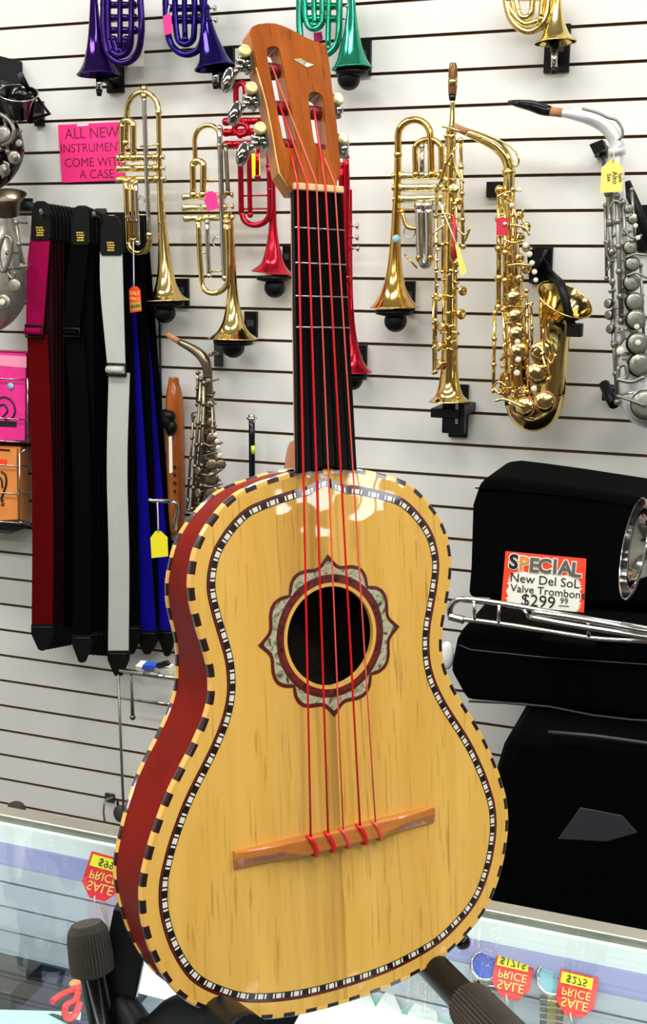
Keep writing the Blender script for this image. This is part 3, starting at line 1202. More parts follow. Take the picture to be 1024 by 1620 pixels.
# lower left arm under the body
ga = at(330, 1600, .88)
MB().tube(spline([tuple(ua.lerp(la, .5)), tuple(at(232, 1638, .86)), tuple(at(285, 1603, .85)), tuple(at(345, 1606, .82)), tuple(at(395, 1640, .76))], 6), .0165, 16).build('support_arm', M['steel'], st)
MB().ball(at(732, 1490, 1.04), .008).build('rest_tip', M['blackgl'], st)

# ---------------------------------------------------------------- brass on the wall


def holder(label, plate, rim, dome=None, peg=None, off=0.085, group='black wall holders for trumpets'):
    """black slat wall holder: plate in a groove, arm, and the cushion or peg that carries a bell"""
    x0, y0, x1, y1 = plate
    c = W((x0 + x1) / 2, (y0 + y1) / 2, .006)
    t = thing('instrument_holder', label, 'holder', c, group)
    s = pxm(c)
    MB().box(c, ((x1 - x0) / 2 * s, .006, (y1 - y0) / 2 * s)).build('back_plate', M['blackpl'], t, .001)
    MB().box(c + Vector((0, -.0062, .004)), ((x1 - x0) * .28 * s, .0006, (y1 - y0) * .12 * s)).build('rating_plate', M['piping'], t)
    rx, ry, rr = rim
    d = W(rx, ry + 5, off)
    e = W((x0 + x1) / 2, (y0 + y1) / 2 + (y1 - y0) * .3, .01)
    mb = MB()
    mb.tube([e, Vector((e.x, d.y + .03, d.z)), d], .007, 8)
    if dome:
        mb.lathe([(.0001, .004), (rr * s * .82, .004), (rr * s * .8, -.006), (rr * s * .45, -.010), (.0001, -.010)], d, (0, 0, 1), 20)
    mb.build('arm', M['blackpl'], t)
    if dome:
        mb = MB()
        q = W(dome[0], dome[1] - 2, off)
        r = dome[2] * s
        mb.ball(q, r, (1, 1, .95))
        mb.tube([q, d], r * .75, 12)
        mb.build('cushion', M['blackpl'], t)
    if peg:
        MB().tube([W(peg[0], peg[1], off), W(peg[0], peg[2], off)], 5 * s, 12).build('peg', M['nickel'], t)
        MB().tube([W(peg[0], peg[2], off), W(peg[0], peg[2] + 10, off)], [5.2 * s, 3.4 * s], 12).build('peg_tip', M['blackpl'], t)
    return t


def bellshape(pts, mt, parent, off, name='bell'):
    f = spline(pts, 5)
    P = [W(p[0], p[1], off + (p[3] if len(p) > 3 else 0)) for p in f]
    R = [p[2] * pxm(q) for p, q in zip(f, P)]
    mb = MB()
    mb.tube(P, R, 28, cap=False)
    mb.tube(P[len(P) // 2:], [r * .94 for r in R[len(P) // 2:]], 28, cap=False)
    # rolled rim
    d = (P[-1] - P[-2]).normalized()
    x, y, _ = frame_to(d)
    mb.tube([P[-1] + (x * math.cos(a) + y * math.sin(a)) * R[-1] for a in [2 * PI * k / 32 for k in range(32)]], .0016, 6, closed=True)
    return mb.build(name, mt, parent)


def trumpet(label, bell, pipes, valves, mt, vm, bm, off=.085, braces=(), rings=(), name='trumpet', cat='trumpet'):
    """bell: (x, y, radius) in pixels from the stem to the rim; pipes: (part name, points, radius, material); valves: (x0, y0, x1, y1), the button at x1"""
    root = thing(name, label, cat, W(bell[-1][0], bell[-1][1], off))
    b = bellshape(bell, mt, root, off)
    for nm, pts, r, mm in pipes:
        mb = MB()
        wtube(mb, pts, r, off + .012, 10, 4)
        # ferrules at both ends
        for p in (pts[0], pts[-1]):
            mb.ball(W(p[0], p[1], off + .012), r * 1.25 * pxm(W(p[0], p[1], off)), seg=10, rings=6)
        mb.build(nm, mm or mt, root)
    for x0, y0, x1, y1 in valves:
        A, B = W(x0, y0, off + .004), W(x1, y1, off + .004)
        s = pxm(A)
        d = (B - A).normalized()
        L = (B - A).length
        v = MB().lathe([(.0001, 0), (.006, 0), (.0084, .002), (.0094, .006), (.0094, .012), (.0082, .013), (.0082, L * .45), (.0088, L * .45 + .001), (.0088, L * .6), (.0082, L * .6 + .001), (.0082, L - .012), (.0096, L - .011), (.0096, L - .004), (.006, L), (.0001, L)], A, d, 16).build('valve', vm, root)
        s2 = MB()
        s2.tube([B, B + d * .014], .0017, 8)
        s2.lathe([(.0001, .010), (.004, .011), (.0066, .014), (.0066, .0165), (.0001, .0175)], B, d, 14)
        s2.build('finger_button', bm, v)
    if braces:
        mb = MB()
        for (xa, ya, xb, yb) in braces:
            mb.tube([W(xa, ya, off + .012), W(xb, yb, off + .012)], .0022, 6)
        mb.build('brace', mt, root)
    for rx, ry, rr in rings:
        c = W(rx, ry, off + .014)
        s = pxm(c)
        MB().tube([c + Vector((math.cos(a) * rr * s, 0, math.sin(a) * rr * s)) for a in [2 * PI * k / 18 for k in range(18)]], .0014, 6, closed=True).build('finger_ring', M['nickel'], root)
    return root


# left gold trumpet
trumpet('gold trumpet with silver valve caps left of the pink handwritten sign\'s right edge',
        [(251, 176, 4.2), (252, 230, 4.4), (253, 290, 5), (256, 345, 6.6), (259, 390, 8.8), (261.5, 425, 12), (263, 450, 17), (264, 466, 24), (264.5, 475, 36)],
        [('main_bow', [(251, 178)] + arc(201, 178, 251, 176, True, 7, 1.25)[::-1] + [(200, 200), (199, 226)], 4.6, None),
         ('leadpipe', [(228, 146), (229.5, 200), (231.5, 260), (234, 318), (236, 378)], 4.0, M['nickel']),
         ('tuning_slide', [(199, 286), (201, 340), (203, 382)] + arc(203, 384, 237, 380, False, 6, 1.1) + [(236, 372)], 4.6, None),
         ('valve_slide', [(194, 250)] + arc(193, 200, 211, 200, True, 6) + [(211, 250)], 5.4, None),
         ('slide_tube', [(215, 290), (217, 340), (218, 384)], 3.6, M['nickel']),
         ('slide_tube', [(209, 288), (210, 340), (211, 380)], 3.0, M['brassd']),
         ('mouthpiece_receiver', [(228, 141), (228, 152)], 5.0, None)],
        [(184, 250, 250, 249), (184, 267, 251, 266), (184, 285, 252, 283)], M['brass'], M['brass'], M['chrome'],
        braces=[(201, 300, 215, 300), (216, 340, 236, 340), (201, 378, 218, 378), (222, 232, 251, 228)], rings=[(225, 315, 6)])
holder('black holder under the bell of the left gold trumpet', (273, 441, 300, 483), (264, 475, 34), dome=(261, 497, 17))
# second gold trumpet
trumpet('gold trumpet with a bright pink price tag hanging left of the guitar neck',
        [(363, 335, 4.4), (366, 365, 4.6), (367.5, 410, 5.4), (368, 450, 7.4), (368.5, 480, 10.5), (369, 505, 16), (369, 522, 24), (369, 535, 39)],
        [('main_bow', [(309, 258), (308.5, 235)] + arc(308, 222, 347, 214, True, 7, 1.0) + [(347.5, 230)], 4.0, None),
         ('leadpipe', [(347.5, 203), (349, 260), (351, 320), (354, 409), (356, 440)], 4.4, M['nickel']),
         ('tuning_slide', [(314, 348), (316, 400), (319, 440)] + arc(319, 446, 361, 440, False, 6, 1.0) + [(361, 400), (359, 352)], 4.4, None),
         ('valve_slide', [(306, 308)] + arc(305, 263, 322, 263, True, 6) + [(321, 308)], 5.2, None),
         ('slide_tube', [(328, 352), (329, 400), (331, 436)], 3.6, M['nickel']),
         ('slide_tube', [(357, 230), (359, 270), (361, 305)], 3.4, M['oldsilver'])],
        [(289, 312, 358, 309), (289, 329, 359, 327), (291, 346, 360, 344)], M['brass'], M['pale'], M['pale'],
        braces=[(316, 400, 330, 400), (331, 430, 360, 428), (322, 285, 350, 285)], rings=[(344, 383, 8)])
holder('black holder under the bell of the pink-tagged trumpet', (387, 493, 408, 534), (369, 536, 38), dome=(369, 551, 18))
# red trumpet left of the head
trumpet('red lacquered trumpet hanging just left of the guitar neck',
        [(431, 270, 4.2), (432, 310, 4.6), (432, 350, 6), (432, 380, 9), (432, 402, 14), (432, 418, 20), (431, 431, 33)],
        [('main_bow', [(374, 195), (373.5, 160)] + arc(373.5, 142, 388, 140, True, 5, 1.3) + [(389, 165)], 4.6, None),
         ('tuning_slide', [(380, 232), (381, 280), (382, 335)] + arc(383, 338, 427, 335, False, 6, .9) + [(427, 300), (426, 262)], 4.6, None),
         ('slide_tube', [(394, 235), (395, 290), (396, 340)], 4.0, None),
         ('slide_tube', [(408, 232), (408, 280)], 4.0, None),
         ('leadpipe', [(424, 180), (425, 240), (427, 300)], 4.0, None),
         ('valve_slide', [(379, 213), (370, 205), (378, 196), (390, 199), (391, 210), (380, 214)], 4.2, None)],
        [(353, 193, 424, 191), (353, 210, 424, 208), (354, 229, 424, 227)], M['red'], M['red'], M['red'],
        off=.045, braces=[(383, 310, 426, 309), (383, 331, 426, 330)])
holder('black holder under the red trumpet left of the neck', (448, 389, 462, 428), (432, 434, 32), dome=(435, 457, 17), off=.05)
# red trumpet right of the neck
trumpet('red lacquered trumpet half hidden behind the right side of the neck',
        [(553, 300, 4.4), (553, 400, 4.8), (553, 470, 6), (554, 520, 9), (554.5, 555, 15), (555, 575, 22), (555, 588, 33)],
        [('leadpipe', [(547.5, 249), (549, 300), (549, 360), (550, 440)], 5.0, None),
         ('mouthpiece_receiver', [(548, 226), (548, 232), (547.5, 252)], 4.6, M['nickel']),
         ('tuning_slide', [(540, 262), (540, 330), (541, 400), (545, 440)], 4.4, None)],
        [(520, 358, 556, 358), (520, 376, 556, 376), (521, 395, 557, 394)], M['red'], M['red'], M['nickel'],
        braces=[(541, 330, 552, 330)])
holder('black holder under the red trumpet right of the neck', (559, 546, 581, 592), (555, 590, 32), dome=(557, 603, 17))
# cornet
cornet = trumpet('deep gold cornet with a light blue round sticker next to the straight saxophone',
        [(630, 240, 5.6), (629, 290, 6), (627, 340, 7), (625.5, 390, 9), (624.5, 430, 13), (624, 455, 19), (624, 472, 27), (624, 486, 38)],
        [('main_bow', [(630, 245), (630, 222)] + arc(630, 216, 681, 214, True, 8, 1.0) + [(682, 240), (683, 276)], 5.6, None),
         ('valve_slide', [(658, 276)] + arc(657, 238, 698, 236, True, 7, .8) + [(699, 272)], 4.8, None),
         ('inner_tube', [(668, 232), (668, 276)], 4.0, M['nickel']),
         ('tuning_slide', [(664, 326), (665, 370), (667, 405), (672, 418), (678, 412), (679, 370), (678, 326)], 7.5, M['nickel']),
         ('slide_cap', [(665, 408), (672, 420), (680, 408)], 6.2, None),
         ('side_loop', [(636, 335), (644, 358), (661, 362)], 3.6, M['brassd'])],
        [(702, 278, 632, 278), (702, 296, 632, 297), (704, 313, 633, 315)], M['brassd'], M['pale'], M['brass'],
        rings=[(648, 367, 9)], braces=[(640, 402, 660, 424), (629, 330, 664, 330)], name='cornet', cat='cornet')
c = W(627, 378, .1)
MB().lathe([(.0001, 0), (6.5 * pxm(c), 0), (6.5 * pxm(c), -.001), (.0001, -.001)], W(627, 378, .0975), (0, 1, 0), 18).build('round_sticker', M['sticker'], cornet)
holder('black holder under the bell of the deep gold cornet', (641, 445, 657, 494), (624, 488, 36), dome=(626, 510, 18))

# pocket trumpets in the top row
PG = None


def pocket(label, mt, bm, bell, coil, inner, valves, bracing=()):
    pipes = [('outer_coil', coil, 5.4, None), ('inner_coil', inner, 5.0, None)] + [('coil_tube', b, 4.6, None) for b in bracing]
    return trumpet(label, bell, pipes, valves, mt, mt, bm, name='pocket_trumpet', cat='pocket trumpet')


pocket('purple pocket trumpet hanging leftmost in the top row', M['purple'], M['nickel'],
       [(148, -45, 4.5), (148.5, -10, 5.5), (149.5, 25, 8), (151, 60, 12), (153, 85, 18), (155, 103, 25), (156, 118, 34)],
       [(166, -40), (164, 0), (164, 50), (168, 78), (180, 95), (196, 100), (212, 92), (221, 74), (224, 40), (222, 0), (220, -40)],
       [(172, -30), (171, 20), (172, 60)] + arc(173, 66, 207, 66, False, 6, 1.3) + [(208, 40), (208, -30)],
       [(160, 8, 216, 8), (160, 28, 217, 28), (160, 48, 218, 48)], [[(190, -30), (190, 30), (190, 80)], [(180, 62), (186, 82), (196, 82), (200, 62)]])
holder('black holder with silver peg under the leftmost purple pocket trumpet', (168, 100, 197, 146), (156, 119, 33), peg=(157, 123, 142))
pocket('deep violet pocket trumpet with a small pink tag in the top row', M['indigo'], M['nickel'],
       [(317, -45, 4.5), (320, -10, 5.5), (324, 20, 8), (329, 50, 12), (334, 75, 18), (338, 94, 24), (340, 107, 32)],
       [(262, -40), (262, 0), (264, 40), (270, 68), (284, 83), (300, 86), (314, 78), (321, 60), (323, 20), (322, -40)],
       [(277, -30), (277, 20), (279, 48)] + arc(280, 54, 307, 54, False, 6, 1.2) + [(308, 20), (307, -30)],
       [(262, -8, 330, -8), (262, 13, 331, 13), (263, 32, 333, 32)], [[(292, -30), (292, 20), (293, 62)]])
holder('black holder with silver peg under the violet pocket trumpet', (344, 76, 372, 138), (340, 108, 31), peg=(341, 112, 131))
pocket('green pocket trumpet in the top row above the guitar headstock', M['green'], M['nickel'],
       [(556, -45, 4.5), (556, -10, 5.5), (556, 20, 8), (556, 50, 12), (556, 75, 18), (556.5, 94, 24), (557, 108, 32)],
       [(474, -40), (474, 0), (474, 40), (478, 70), (492, 86), (510, 88), (526, 80), (535, 62), (537, 20), (536, -40)],
       [(482, -30), (482, 15), (484, 30)] + arc(485, 32, 510, 32, False, 6, 1.1) + [(510, 0), (510, -30)],
       [(470, -10, 540, -10), (470, 10, 541, 10), (470, 30, 541, 30)], [[(520, -30), (520, 30), (519, 76)], [(498, -30), (497, 10), (498, 40)]])
holder('black holder under the green pocket trumpet', (561, 63, 588, 118), (557, 109, 31), dome=(552, 127, 18))
pocket('gold pocket trumpet alone at the top right of the wall', M['brass'], M['nickel'],
       [(880, -55, 4.5), (881, -20, 5.5), (881, 0, 7), (880, 22, 11), (879, 40, 16), (879, 56, 23), (879, 67, 33)],
       [(800, -60), (800, -20), (802, 10), (812, 36), (832, 50), (850, 46), (864, 30), (868, 0), (868, -50)],
       [(814, -50), (815, -10), (819, 15)] + arc(820, 17, 842, 15, False, 6, 1.1) + [(843, -10), (843, -50)],
       [(866, -25, 796, -25), (866, -5, 796, -5)], [[(858, -40), (858, 0), (856, 30)], [(803, 0), (812, 22), (830, 38), (848, 34)]])
holder('black holder with silver peg under the gold pocket trumpet', (862, 41, 902, 113), (879, 68, 32), peg=(877, 80, 107))

# ---------------------------------------------------------------- saxophones


def disc(mb, c, r, th, ax, seg=16, dome=.25):
    mb.lathe([(.0001, -th), (r, -th), (r * 1.03, -th * .4), (r, 0), (r * .6, th * dome), (.0001, th * dome * 1.3)], c, ax, seg)


def saxophone(label, parts, rods, cups, touches, mt, km, pm, off, name='alto_saxophone', cat='saxophone', padm=None, arms=(), base=None, sx=0.0):
    """parts: (name, [(x, y, r)...], material); rods: ((x0,y0),(x1,y1), r, extra off); cups: (x, y, r, tilt, extra off)"""
    b = base or parts[0][1][-1]
    root = thing(name, label, cat, W(b[0], b[1], off))
    for nm, pts, mm in parts:
        mb = MB()
        wtube(mb, pts, 8, off, 22, 5)
        mb.build(nm, mm, root)
    for (a, c, r, e) in rods:
        mb = MB()
        A, B = W(a[0], a[1], off + e), W(c[0], c[1], off + e)
        s = pxm(A)
        mb.tube([A, B], r * s, 8)
        n = max(2, int((B - A).length / .05))
        for i in range(n + 1):
            q = A.lerp(B, i / n)
            mb.ball(q, r * 1.7 * s, seg=8, rings=6)
            mb.tube([q, q + Vector((sx, e * .6, 0))], r * .7 * s, 6)
        mb.build('key_rod', km, root)
    for (x, y, r, tilt, e) in cups:
        c = W(x, y, off + e)
        s = pxm(c)
        ax = Vector((math.sin(tilt), -math.cos(tilt), .12)).normalized()
        mb = MB()
        disc(mb, c, r * s, r * s * .28, ax)
        mb.tube([c + ax * .001, c + ax * .002 + Vector((-.7 * r * s if tilt >= 0 else .7 * r * s, .004, .3 * r * s)), c + Vector((-1.7 * r * s if tilt >= 0 else 1.7 * r * s, .012, .4 * r * s))], .0022, 6)
        k = mb.build('key_cup', km, root)
        if padm:
            MB().lathe([(r * s * 1.0, -r * s * .85), (r * s * 1.1, -r * s * .7), (r * s * 1.1, -r * s * .28), (.0001, -r * s * .28)], c, ax, 16).build('pad', padm, k)
    for (x, y, r, e) in touches:
        c = W(x, y, off + e)
        s = pxm(c) * .85
        mb = MB()
        disc(mb, c, r * s, r * s * .5, Vector((.15, -1, .1)).normalized(), 14)
        mb.build('pearl_touch', pm, root)
    for pts, r, e in arms:
        mb = MB()
        P = spline([(p[0], p[1]) for p in pts], 5) if len(pts) > 2 else pts
        Q = [W(p[0], p[1], off + e) for p in P]
        mb.tube(Q, r * pxm(Q[0]), 6)
        mb.build('key_arm', km, root)
    return root


def lerp2(pts, t):
    """x, y, r at fraction t along a traced axis"""
    n = len(pts) - 1
    i = min(n - 1, int(t * n))
    s = t * n - i
    return tuple(a + (b - a) * s for a, b in zip(pts[i], pts[i + 1]))


def clutter(root, axis, mt, off, n, y0, y1, seed):
    """small levers, posts and springs that cover the body of a saxophone"""
    rnd = random.Random(seed)
    f = spline(axis, 8)
    for g in range(n // 4):
        mb = MB()
        for k in range(4):
            y = y0 + (y1 - y0) * (g + rnd.random()) / (n // 4)
            x, yy, r = min(f, key=lambda p: abs(p[1] - y))[:3]
            s = pxm(W(x, y, off))
            a0 = rnd.uniform(-1.0, 1.1)
            a1 = a0 + rnd.uniform(.25, .9) * rnd.choice((-1, 1))
            P = []
            for q in range(5):
                a = a0 + (a1 - a0) * q / 4
                lift = 1.12 + .22 * math.sin(PI * q / 4)
                P.append(W(x + r * lift * math.sin(a), y + (q - 2) * rnd.uniform(-1.2, 1.2), off + r * s * lift * math.cos(a)))
            mb.tube(P, rnd.uniform(1.1, 2.0) * s, 6)
            mb.ball(P[0], 2.4 * s, seg=8, rings=5)
            mb.ball(P[-1], 2.2 * s, seg=8, rings=5)
        mb.build('lever_work', mt, root)


# straight soprano
body = [(714.5, 206, 7), (714, 260, 8), (713.5, 330, 9.5), (713, 400, 11), (712, 470, 12), (711.5, 540, 13), (711, 590, 14.5), (711, 612, 17.5), (711, 626, 23), (711, 635, 33)]
body_s = body
random.seed(3)
sop = saxophone('straight gold soprano saxophone hanging upright beside the cornet',
                [('body_tube', body, M['brass']), ('neck', [(716.5, 158, 3.6), (716, 180, 4), (715, 210, 5.6)], M['brass']),
                 ('mouthpiece', [(717, 100, 5.2), (717, 112, 7), (716.5, 134, 7.2), (716, 150, 6.4)], M['brownmp']),
                 ('mouthpiece_shank', [(716, 150, 6.2), (716, 159, 5)], M['blackgl']),
                 ('ligature', [(716.7, 124, 7.8), (716.5, 136, 7.9)], M['brass']),
                 ('neck_collar', [(715, 200, 8), (714.8, 212, 9)], M['brass'])],
                [((691, 300), (689, 588), 2.6, .02), ((729, 222), (733, 390), 3.0, .012), ((701, 300), (700, 430), 2.0, .03), ((722, 300), (722, 430), 2.2, .028), ((706, 215), (704, 300), 2.2, .026), ((686, 470), (686, 590), 2.0, .012)],
                [(733, 460, 8, .9, .02), (731, 497, 8.5, .9, .02), (717, 299, 9, 0, .034), (697, 517, 7, -.5, .03), (692, 548, 8, -.6, .028), (692, 577, 8.5, -.6, .028), (694, 470, 6, -.4, .03), (726, 318, 6, .5, .03), (703, 285, 6, -.3, .034), (724, 415, 7, .4, .03)],
                [(720, 322, 3.2, .036), (712, 345, 3, .036), (693, 395, 3, .034), (692, 412, 3, .034), (691, 431, 3, .034), (692, 452, 3, .034), (713, 428, 3.4, .036)],
                M['brass'], M['brass'], M['brass'], .150, 'soprano_saxophone', 'saxophone',
                arms=[([(722, 232), (705, 262), (697, 287), (690, 300)], 2.0, .034), ([(716, 240), (722, 270), (734, 290)], 2.0, .034), ([(686, 342), (706, 338), (726, 346)], 1.8, .034), ([(704, 355), (684, 372), (680, 390)], 1.8, .032), ([(722, 360), (736, 372), (744, 360), (736, 382)], 1.8, .03), ([(714, 312), (714, 350), (712, 420)], 1.8, .036), ([(700, 200), (714, 203), (728, 208)], 2.0, .02)],
                base=(711, 636))
MB().tube([W(719, 340, .187), W(719, 385, .187), W(718, 412, .185)], .0035, 8).build('felt_strip', M['redreed'], sop)
hd = thing('instrument_holder', 'black upright holder under the straight soprano saxophone bell', 'holder', W(718, 650, .006), 'black wall holders for trumpets')
c = W(726, 650, .006)
s = pxm(c)
MB().box(c, (15 * s, .006, 42 * s)).build('back_plate', M['blackpl'], hd, .001)
MB().box(W(718, 648, .08), (22 * s, .08, 7 * s)).build('arm', M['blackpl'], hd, .002)
MB().box(W(719, 662, .14), (17 * s, .012, 22 * s)).build('peg_block', M['blackpl'], hd, .002)
MB().box(W(723, 655, .154), (2.2 * s, .0015, 15 * s)).build('peg', M['nickel'], hd)

# gold alto
body = [(806, 262, 7.5), (805.5, 290, 9), (806, 330, 10.5), (808, 380, 12.5), (810, 430, 14.5), (812, 480, 16.5), (815, 530, 19), (818, 580, 21.5), (821, 620, 23.5), (824, 640, 25)]
bow = [(824, 636, 25), (829, 652, 24), (842, 660, 23.5), (858, 655, 23.5), (868, 640, 23), (872, 620, 23)]
belltube = [(872, 622, 23, 0), (874, 590, 23, 0), (876, 555, 23.5, 0), (878.5, 530, 24.5, .002), (880.5, 508, 27.5, .006), (885, 491, 34, .012), (894, 474, 47, .022)]
cups, touches, rods, arms = [], [], [], []
body_g = body
random.seed(11)
for y, r in ((470, 10), (500, 11), (528, 12.5), (556, 13.5)):
    bx_ = 812 + (y - 470) * .1
    cups.append((bx_ + 2, y, r, .35, .05 + r * .0006))
for k, y in enumerate((340, 358, 376, 392, 408, 424, 440)):
    cups.append((824 + (k % 2) * 10, y, 6 + (k % 3), .6, .036))
cups += [(858, 556, 17, .3, .055), (852, 590, 17, .3, .055), (862, 636, 16, .2, .058), (829, 644, 15, -.1, .06), (797, 600, 12, -.7, .03), (795, 616, 10, -.7, .03)]
touches = [(832, 388, 5.5, .05), (838, 402, 5.5, .05), (842, 416, 5, .05), (846, 430, 5, .05), (848, 443, 4.5, .05), (819, 541, 5.4, .078), (820, 569, 5.4, .078), (818, 590, 5.8, .08), (845, 615, 5.6, .075), (810, 324, 4.5, .045), (822, 300, 4.2, .045)]
rods = [((790, 300), (789, 486), 4.2, .01), ((800, 310), (799, 488), 3.6, .03), ((812, 300), (812, 460), 2.6, .036), ((783, 495), (781, 618), 2.8, .02), ((796, 490), (803, 600), 2.6, .04), ((841, 480), (842, 560), 2.2, .03), ((833, 460), (836, 620), 2.6, .04), ((805, 500), (812, 620), 2.4, .05), ((858, 560), (868, 600), 2.2, .06)]
arms = [([(787, 312), (797, 306), (810, 303), (822, 300)], 2.2, .035), ([(807, 356), (820, 357), (833, 362), (838, 372)], 2.2, .045), ([(803, 420), (822, 418), (840, 420)], 2.0, .045), ([(796, 378), (812, 384), (830, 380)], 2.0, .045), ([(800, 512), (812, 510), (826, 515)], 2.2, .055), ([(783, 634), (800, 632), (830, 645)], 2.6, .062), ([(780, 612), (790, 604), (800, 612), (790, 622), (781, 614)], 2.0, .05), ([(860, 520), (862, 555), (872, 575), (880, 560)], 2.4, .055), ([(840, 556), (850, 548), (862, 560)], 2.4, .06), ([(792, 570), (800, 560), (796, 545)], 2.6, .055), ([(826, 496), (838, 480), (842, 498)], 2.0, .045), ([(806, 636), (815, 655), (845, 662)], 2.4, .05), ([(812, 330), (818, 350), (816, 380)], 2.0, .045), ([(828, 330), (826, 345), (838, 366)], 2.0, .045)]
alto = saxophone('shiny gold alto saxophone with flared bell hanging right of the soprano saxophone',
                 [('body_tube', body, M['brass']), ('bow', bow, M['brass']), ('neck', [(739, 209, 6.5), (768, 221, 8.5), (786, 231, 9.5), (799, 245, 9.5), (804, 258, 8.8), (806, 268, 8.5)], M['brass']),
                  ('neck_cork', [(716, 199, 5.4), (741, 210, 6)], M['cork']), ('neck_collar', [(805, 268, 11), (805.5, 277, 11)], M['brass'])],
                 rods, cups, touches, M['brass'], M['brass'], M['pearl'], .115, arms=arms, base=(850, 660), padm=M['cork'])
bellshape(belltube, M['brass'], alto, .125)
MB().tube([W(*p, .135) for p in spline([(769, 213), (790, 222), (808, 232), (819, 245), (821, 256), (816, 263), (810, 257)], 5)], .0024, 6).build('octave_key', M['brass'], alto)
mb = MB()
wtube(mb, [(873, 540, 5), (858, 575, 5), (876, 540, 5)], 5, .16, 8, 1)
MB().box(W(795, 358, .148), (.012, .002, .018)).build('red_label', M['redreed'], alto)
hd = thing('saxophone_hanger', 'black hanger arm reaching the bell of the gold alto saxophone', 'hanger', W(860, 420, .006))
c = W(858, 420, .006)
s = pxm(c)
MB().box(c, (16 * s, .006, 29 * s)).build('back_plate', M['blackpl'], hd, .001)
MB().prism([W(842, 395, .012), W(870, 395, .012), W(846, 448, .012)], (0, -.06, 0)).build('arm', M['blackpl'], hd)
MB().tube([W(862, 425, .012), W(878, 440, .10), W(888, 450, .17), W(894, 470, .185), W(903, 510, .175), W(912, 527, .16)], .0095, 10).build('bell_clamp', M['blackpl'], hd)
MB().box(W(910, 522, .17), (.016, .012, .014)).build('clamp_foot', M['blackpl'], hd, .002)
MB().tube([W(840, 388, .05), W(866, 415, .09), W(886, 447, .16)], .0012, 6).build('wire', M['blackpl'], hd)
hd = thing('saxophone_hanger', 'small black hanger block behind the gold alto saxophone neck', 'hanger', W(786, 300, .006))
MB().box(W(786, 300, .008), (.022, .008, .017)).build('back_plate', M['blackpl'], hd, .001)
MB().tube([W(790, 300, .01), W(800, 302, .095)], .006, 8).build('arm', M['blackpl'], hd)

# silver alto
body = [(977, 226, 10), (977, 260, 10.5), (978, 310, 12), (981, 370, 14.5), (985, 430, 17.5), (990, 490, 21), (995, 540, 24), (1001, 590, 27), (1006, 620, 29)]
bow = [(1006, 616, 29), (1014, 640, 29), (1034, 652, 28), (1056, 640, 28), (1066, 600, 28)]
body_w = body
rods = [((963, 305), (974, 492), 4.6, .012), ((976, 310), (983, 508), 3.6, .034), ((987, 320), (993, 470), 2.6, .036), ((969, 500), (977, 636), 3.2, .025), ((1014, 420), (1020, 560), 2.4, .03), ((958, 325), (960, 440), 2.4, .01), ((1000, 300), (1006, 400), 2.2, .03)]
cups = [(996, 330, 7, .4, .04), (1002, 347, 7, .4, .04), (998, 391, 10, .3, .045), (1002, 417, 11, .3, .048), (1001, 447, 12.5, .35, .05), (1006, 477, 14, .4, .055), (1008, 505, 15, .4, .058), (1011, 543, 16.5, .4, .06), (1014, 577, 17.5, .4, .062), (1022, 640, 22, .1, .075), (961, 480, 7, -.6, .03), (962, 498, 7, -.6, .03), (964, 520, 7, -.6, .03)]
touches = [(1004, 342, 4.4, .06), (1006, 357, 4.4, .06), (1010, 376, 4.4, .06), (1008, 517, 5, .085), (1010, 542, 5.4, .09), (1009, 566, 5.4, .09), (982, 555, 7.5, .07)]
arms = [([(985, 360), (1000, 376), (1016, 372)], 2.2, .05), ([(990, 408), (1006, 402), (1024, 404)], 2.2, .05), ([(984, 520), (986, 535), (980, 545)], 3.6, .06), ([(976, 600), (1000, 604), (1020, 596)], 3.6, .07), ([(979, 580), (990, 577), (992, 596), (979, 598), (979, 580)], 4, .066), ([(976, 626), (1000, 634), (1022, 642)], 2.4, .08), ([(992, 436), (1008, 432), (1024, 440)], 2.2, .055), ([(966, 330), (972, 318), (985, 322)], 2.4, .04), ([(962, 380), (960, 400), (966, 415), (960, 430)], 2.0, .02)]
silver = saxophone('silver white alto saxophone with black mouthpiece at the right edge',
                   [('body_tube', body, M['satin']), ('bow', bow, M['satin']),
                    ('neck', [(889, 178.5, 6.5), (910, 181, 9), (935, 187, 11), (957, 198, 12), (969, 211, 12), (975, 224, 11), (977, 234, 11)], M['satin']),
                    ('neck_cork', [(868, 176, 7), (890, 178.5, 7)], M['cork']),
                    ('mouthpiece', [(804, 160.5, 1.5), (815, 163, 5), (840, 167, 8.5), (858, 173, 9), (871, 176, 8)], M['blackgl']),
                    ('neck_collar', [(976, 234, 13.5), (977, 246, 13.5)], M['satin'])],
                   rods, cups, touches, M['satin'], M['keysilver'], M['pearl'], .115, padm=M['blackpl'], arms=arms, base=(1020, 650))
MB().tube([W(*p, .145) for p in spline([(922, 172), (945, 178), (962, 186), (975, 190), (984, 202), (985, 214), (979, 222)], 5)], .003, 6).build('octave_key', M['keysilver'], silver)
MB().tube([W(820, 160, .124), W(845, 163, .126), W(866, 170, .126)], .0035, 8).build('reed', M['piping'], silver)
hd = thing('saxophone_hanger', 'black hanger block beside the silver alto saxophone neck', 'hanger', W(952, 236, .006))
MB().prism([W(938, 232, .03), W(958, 224, .03), W(964, 238, .03), (W(946, 248, .03))], (0, -.05, 0)).build('block', M['blackpl'], hd)
MB().tube([W(953, 240, .006), W(955, 252, .06), W(956, 262, .09)], .004, 8).build('arm', M['piping'], hd)
MB().box(W(952, 240, .016), (.012, .016, .012)).build('back_plate', M['blackpl'], hd)
hd = thing('saxophone_hanger', 'black slanting hanger arm behind the silver alto saxophone', 'hanger', W(1016, 360, .006))
c = W(1018, 362, .006)
MB().box(c, (.014, .006, .05)).build('back_plate', M['blackpl'], hd, .001)
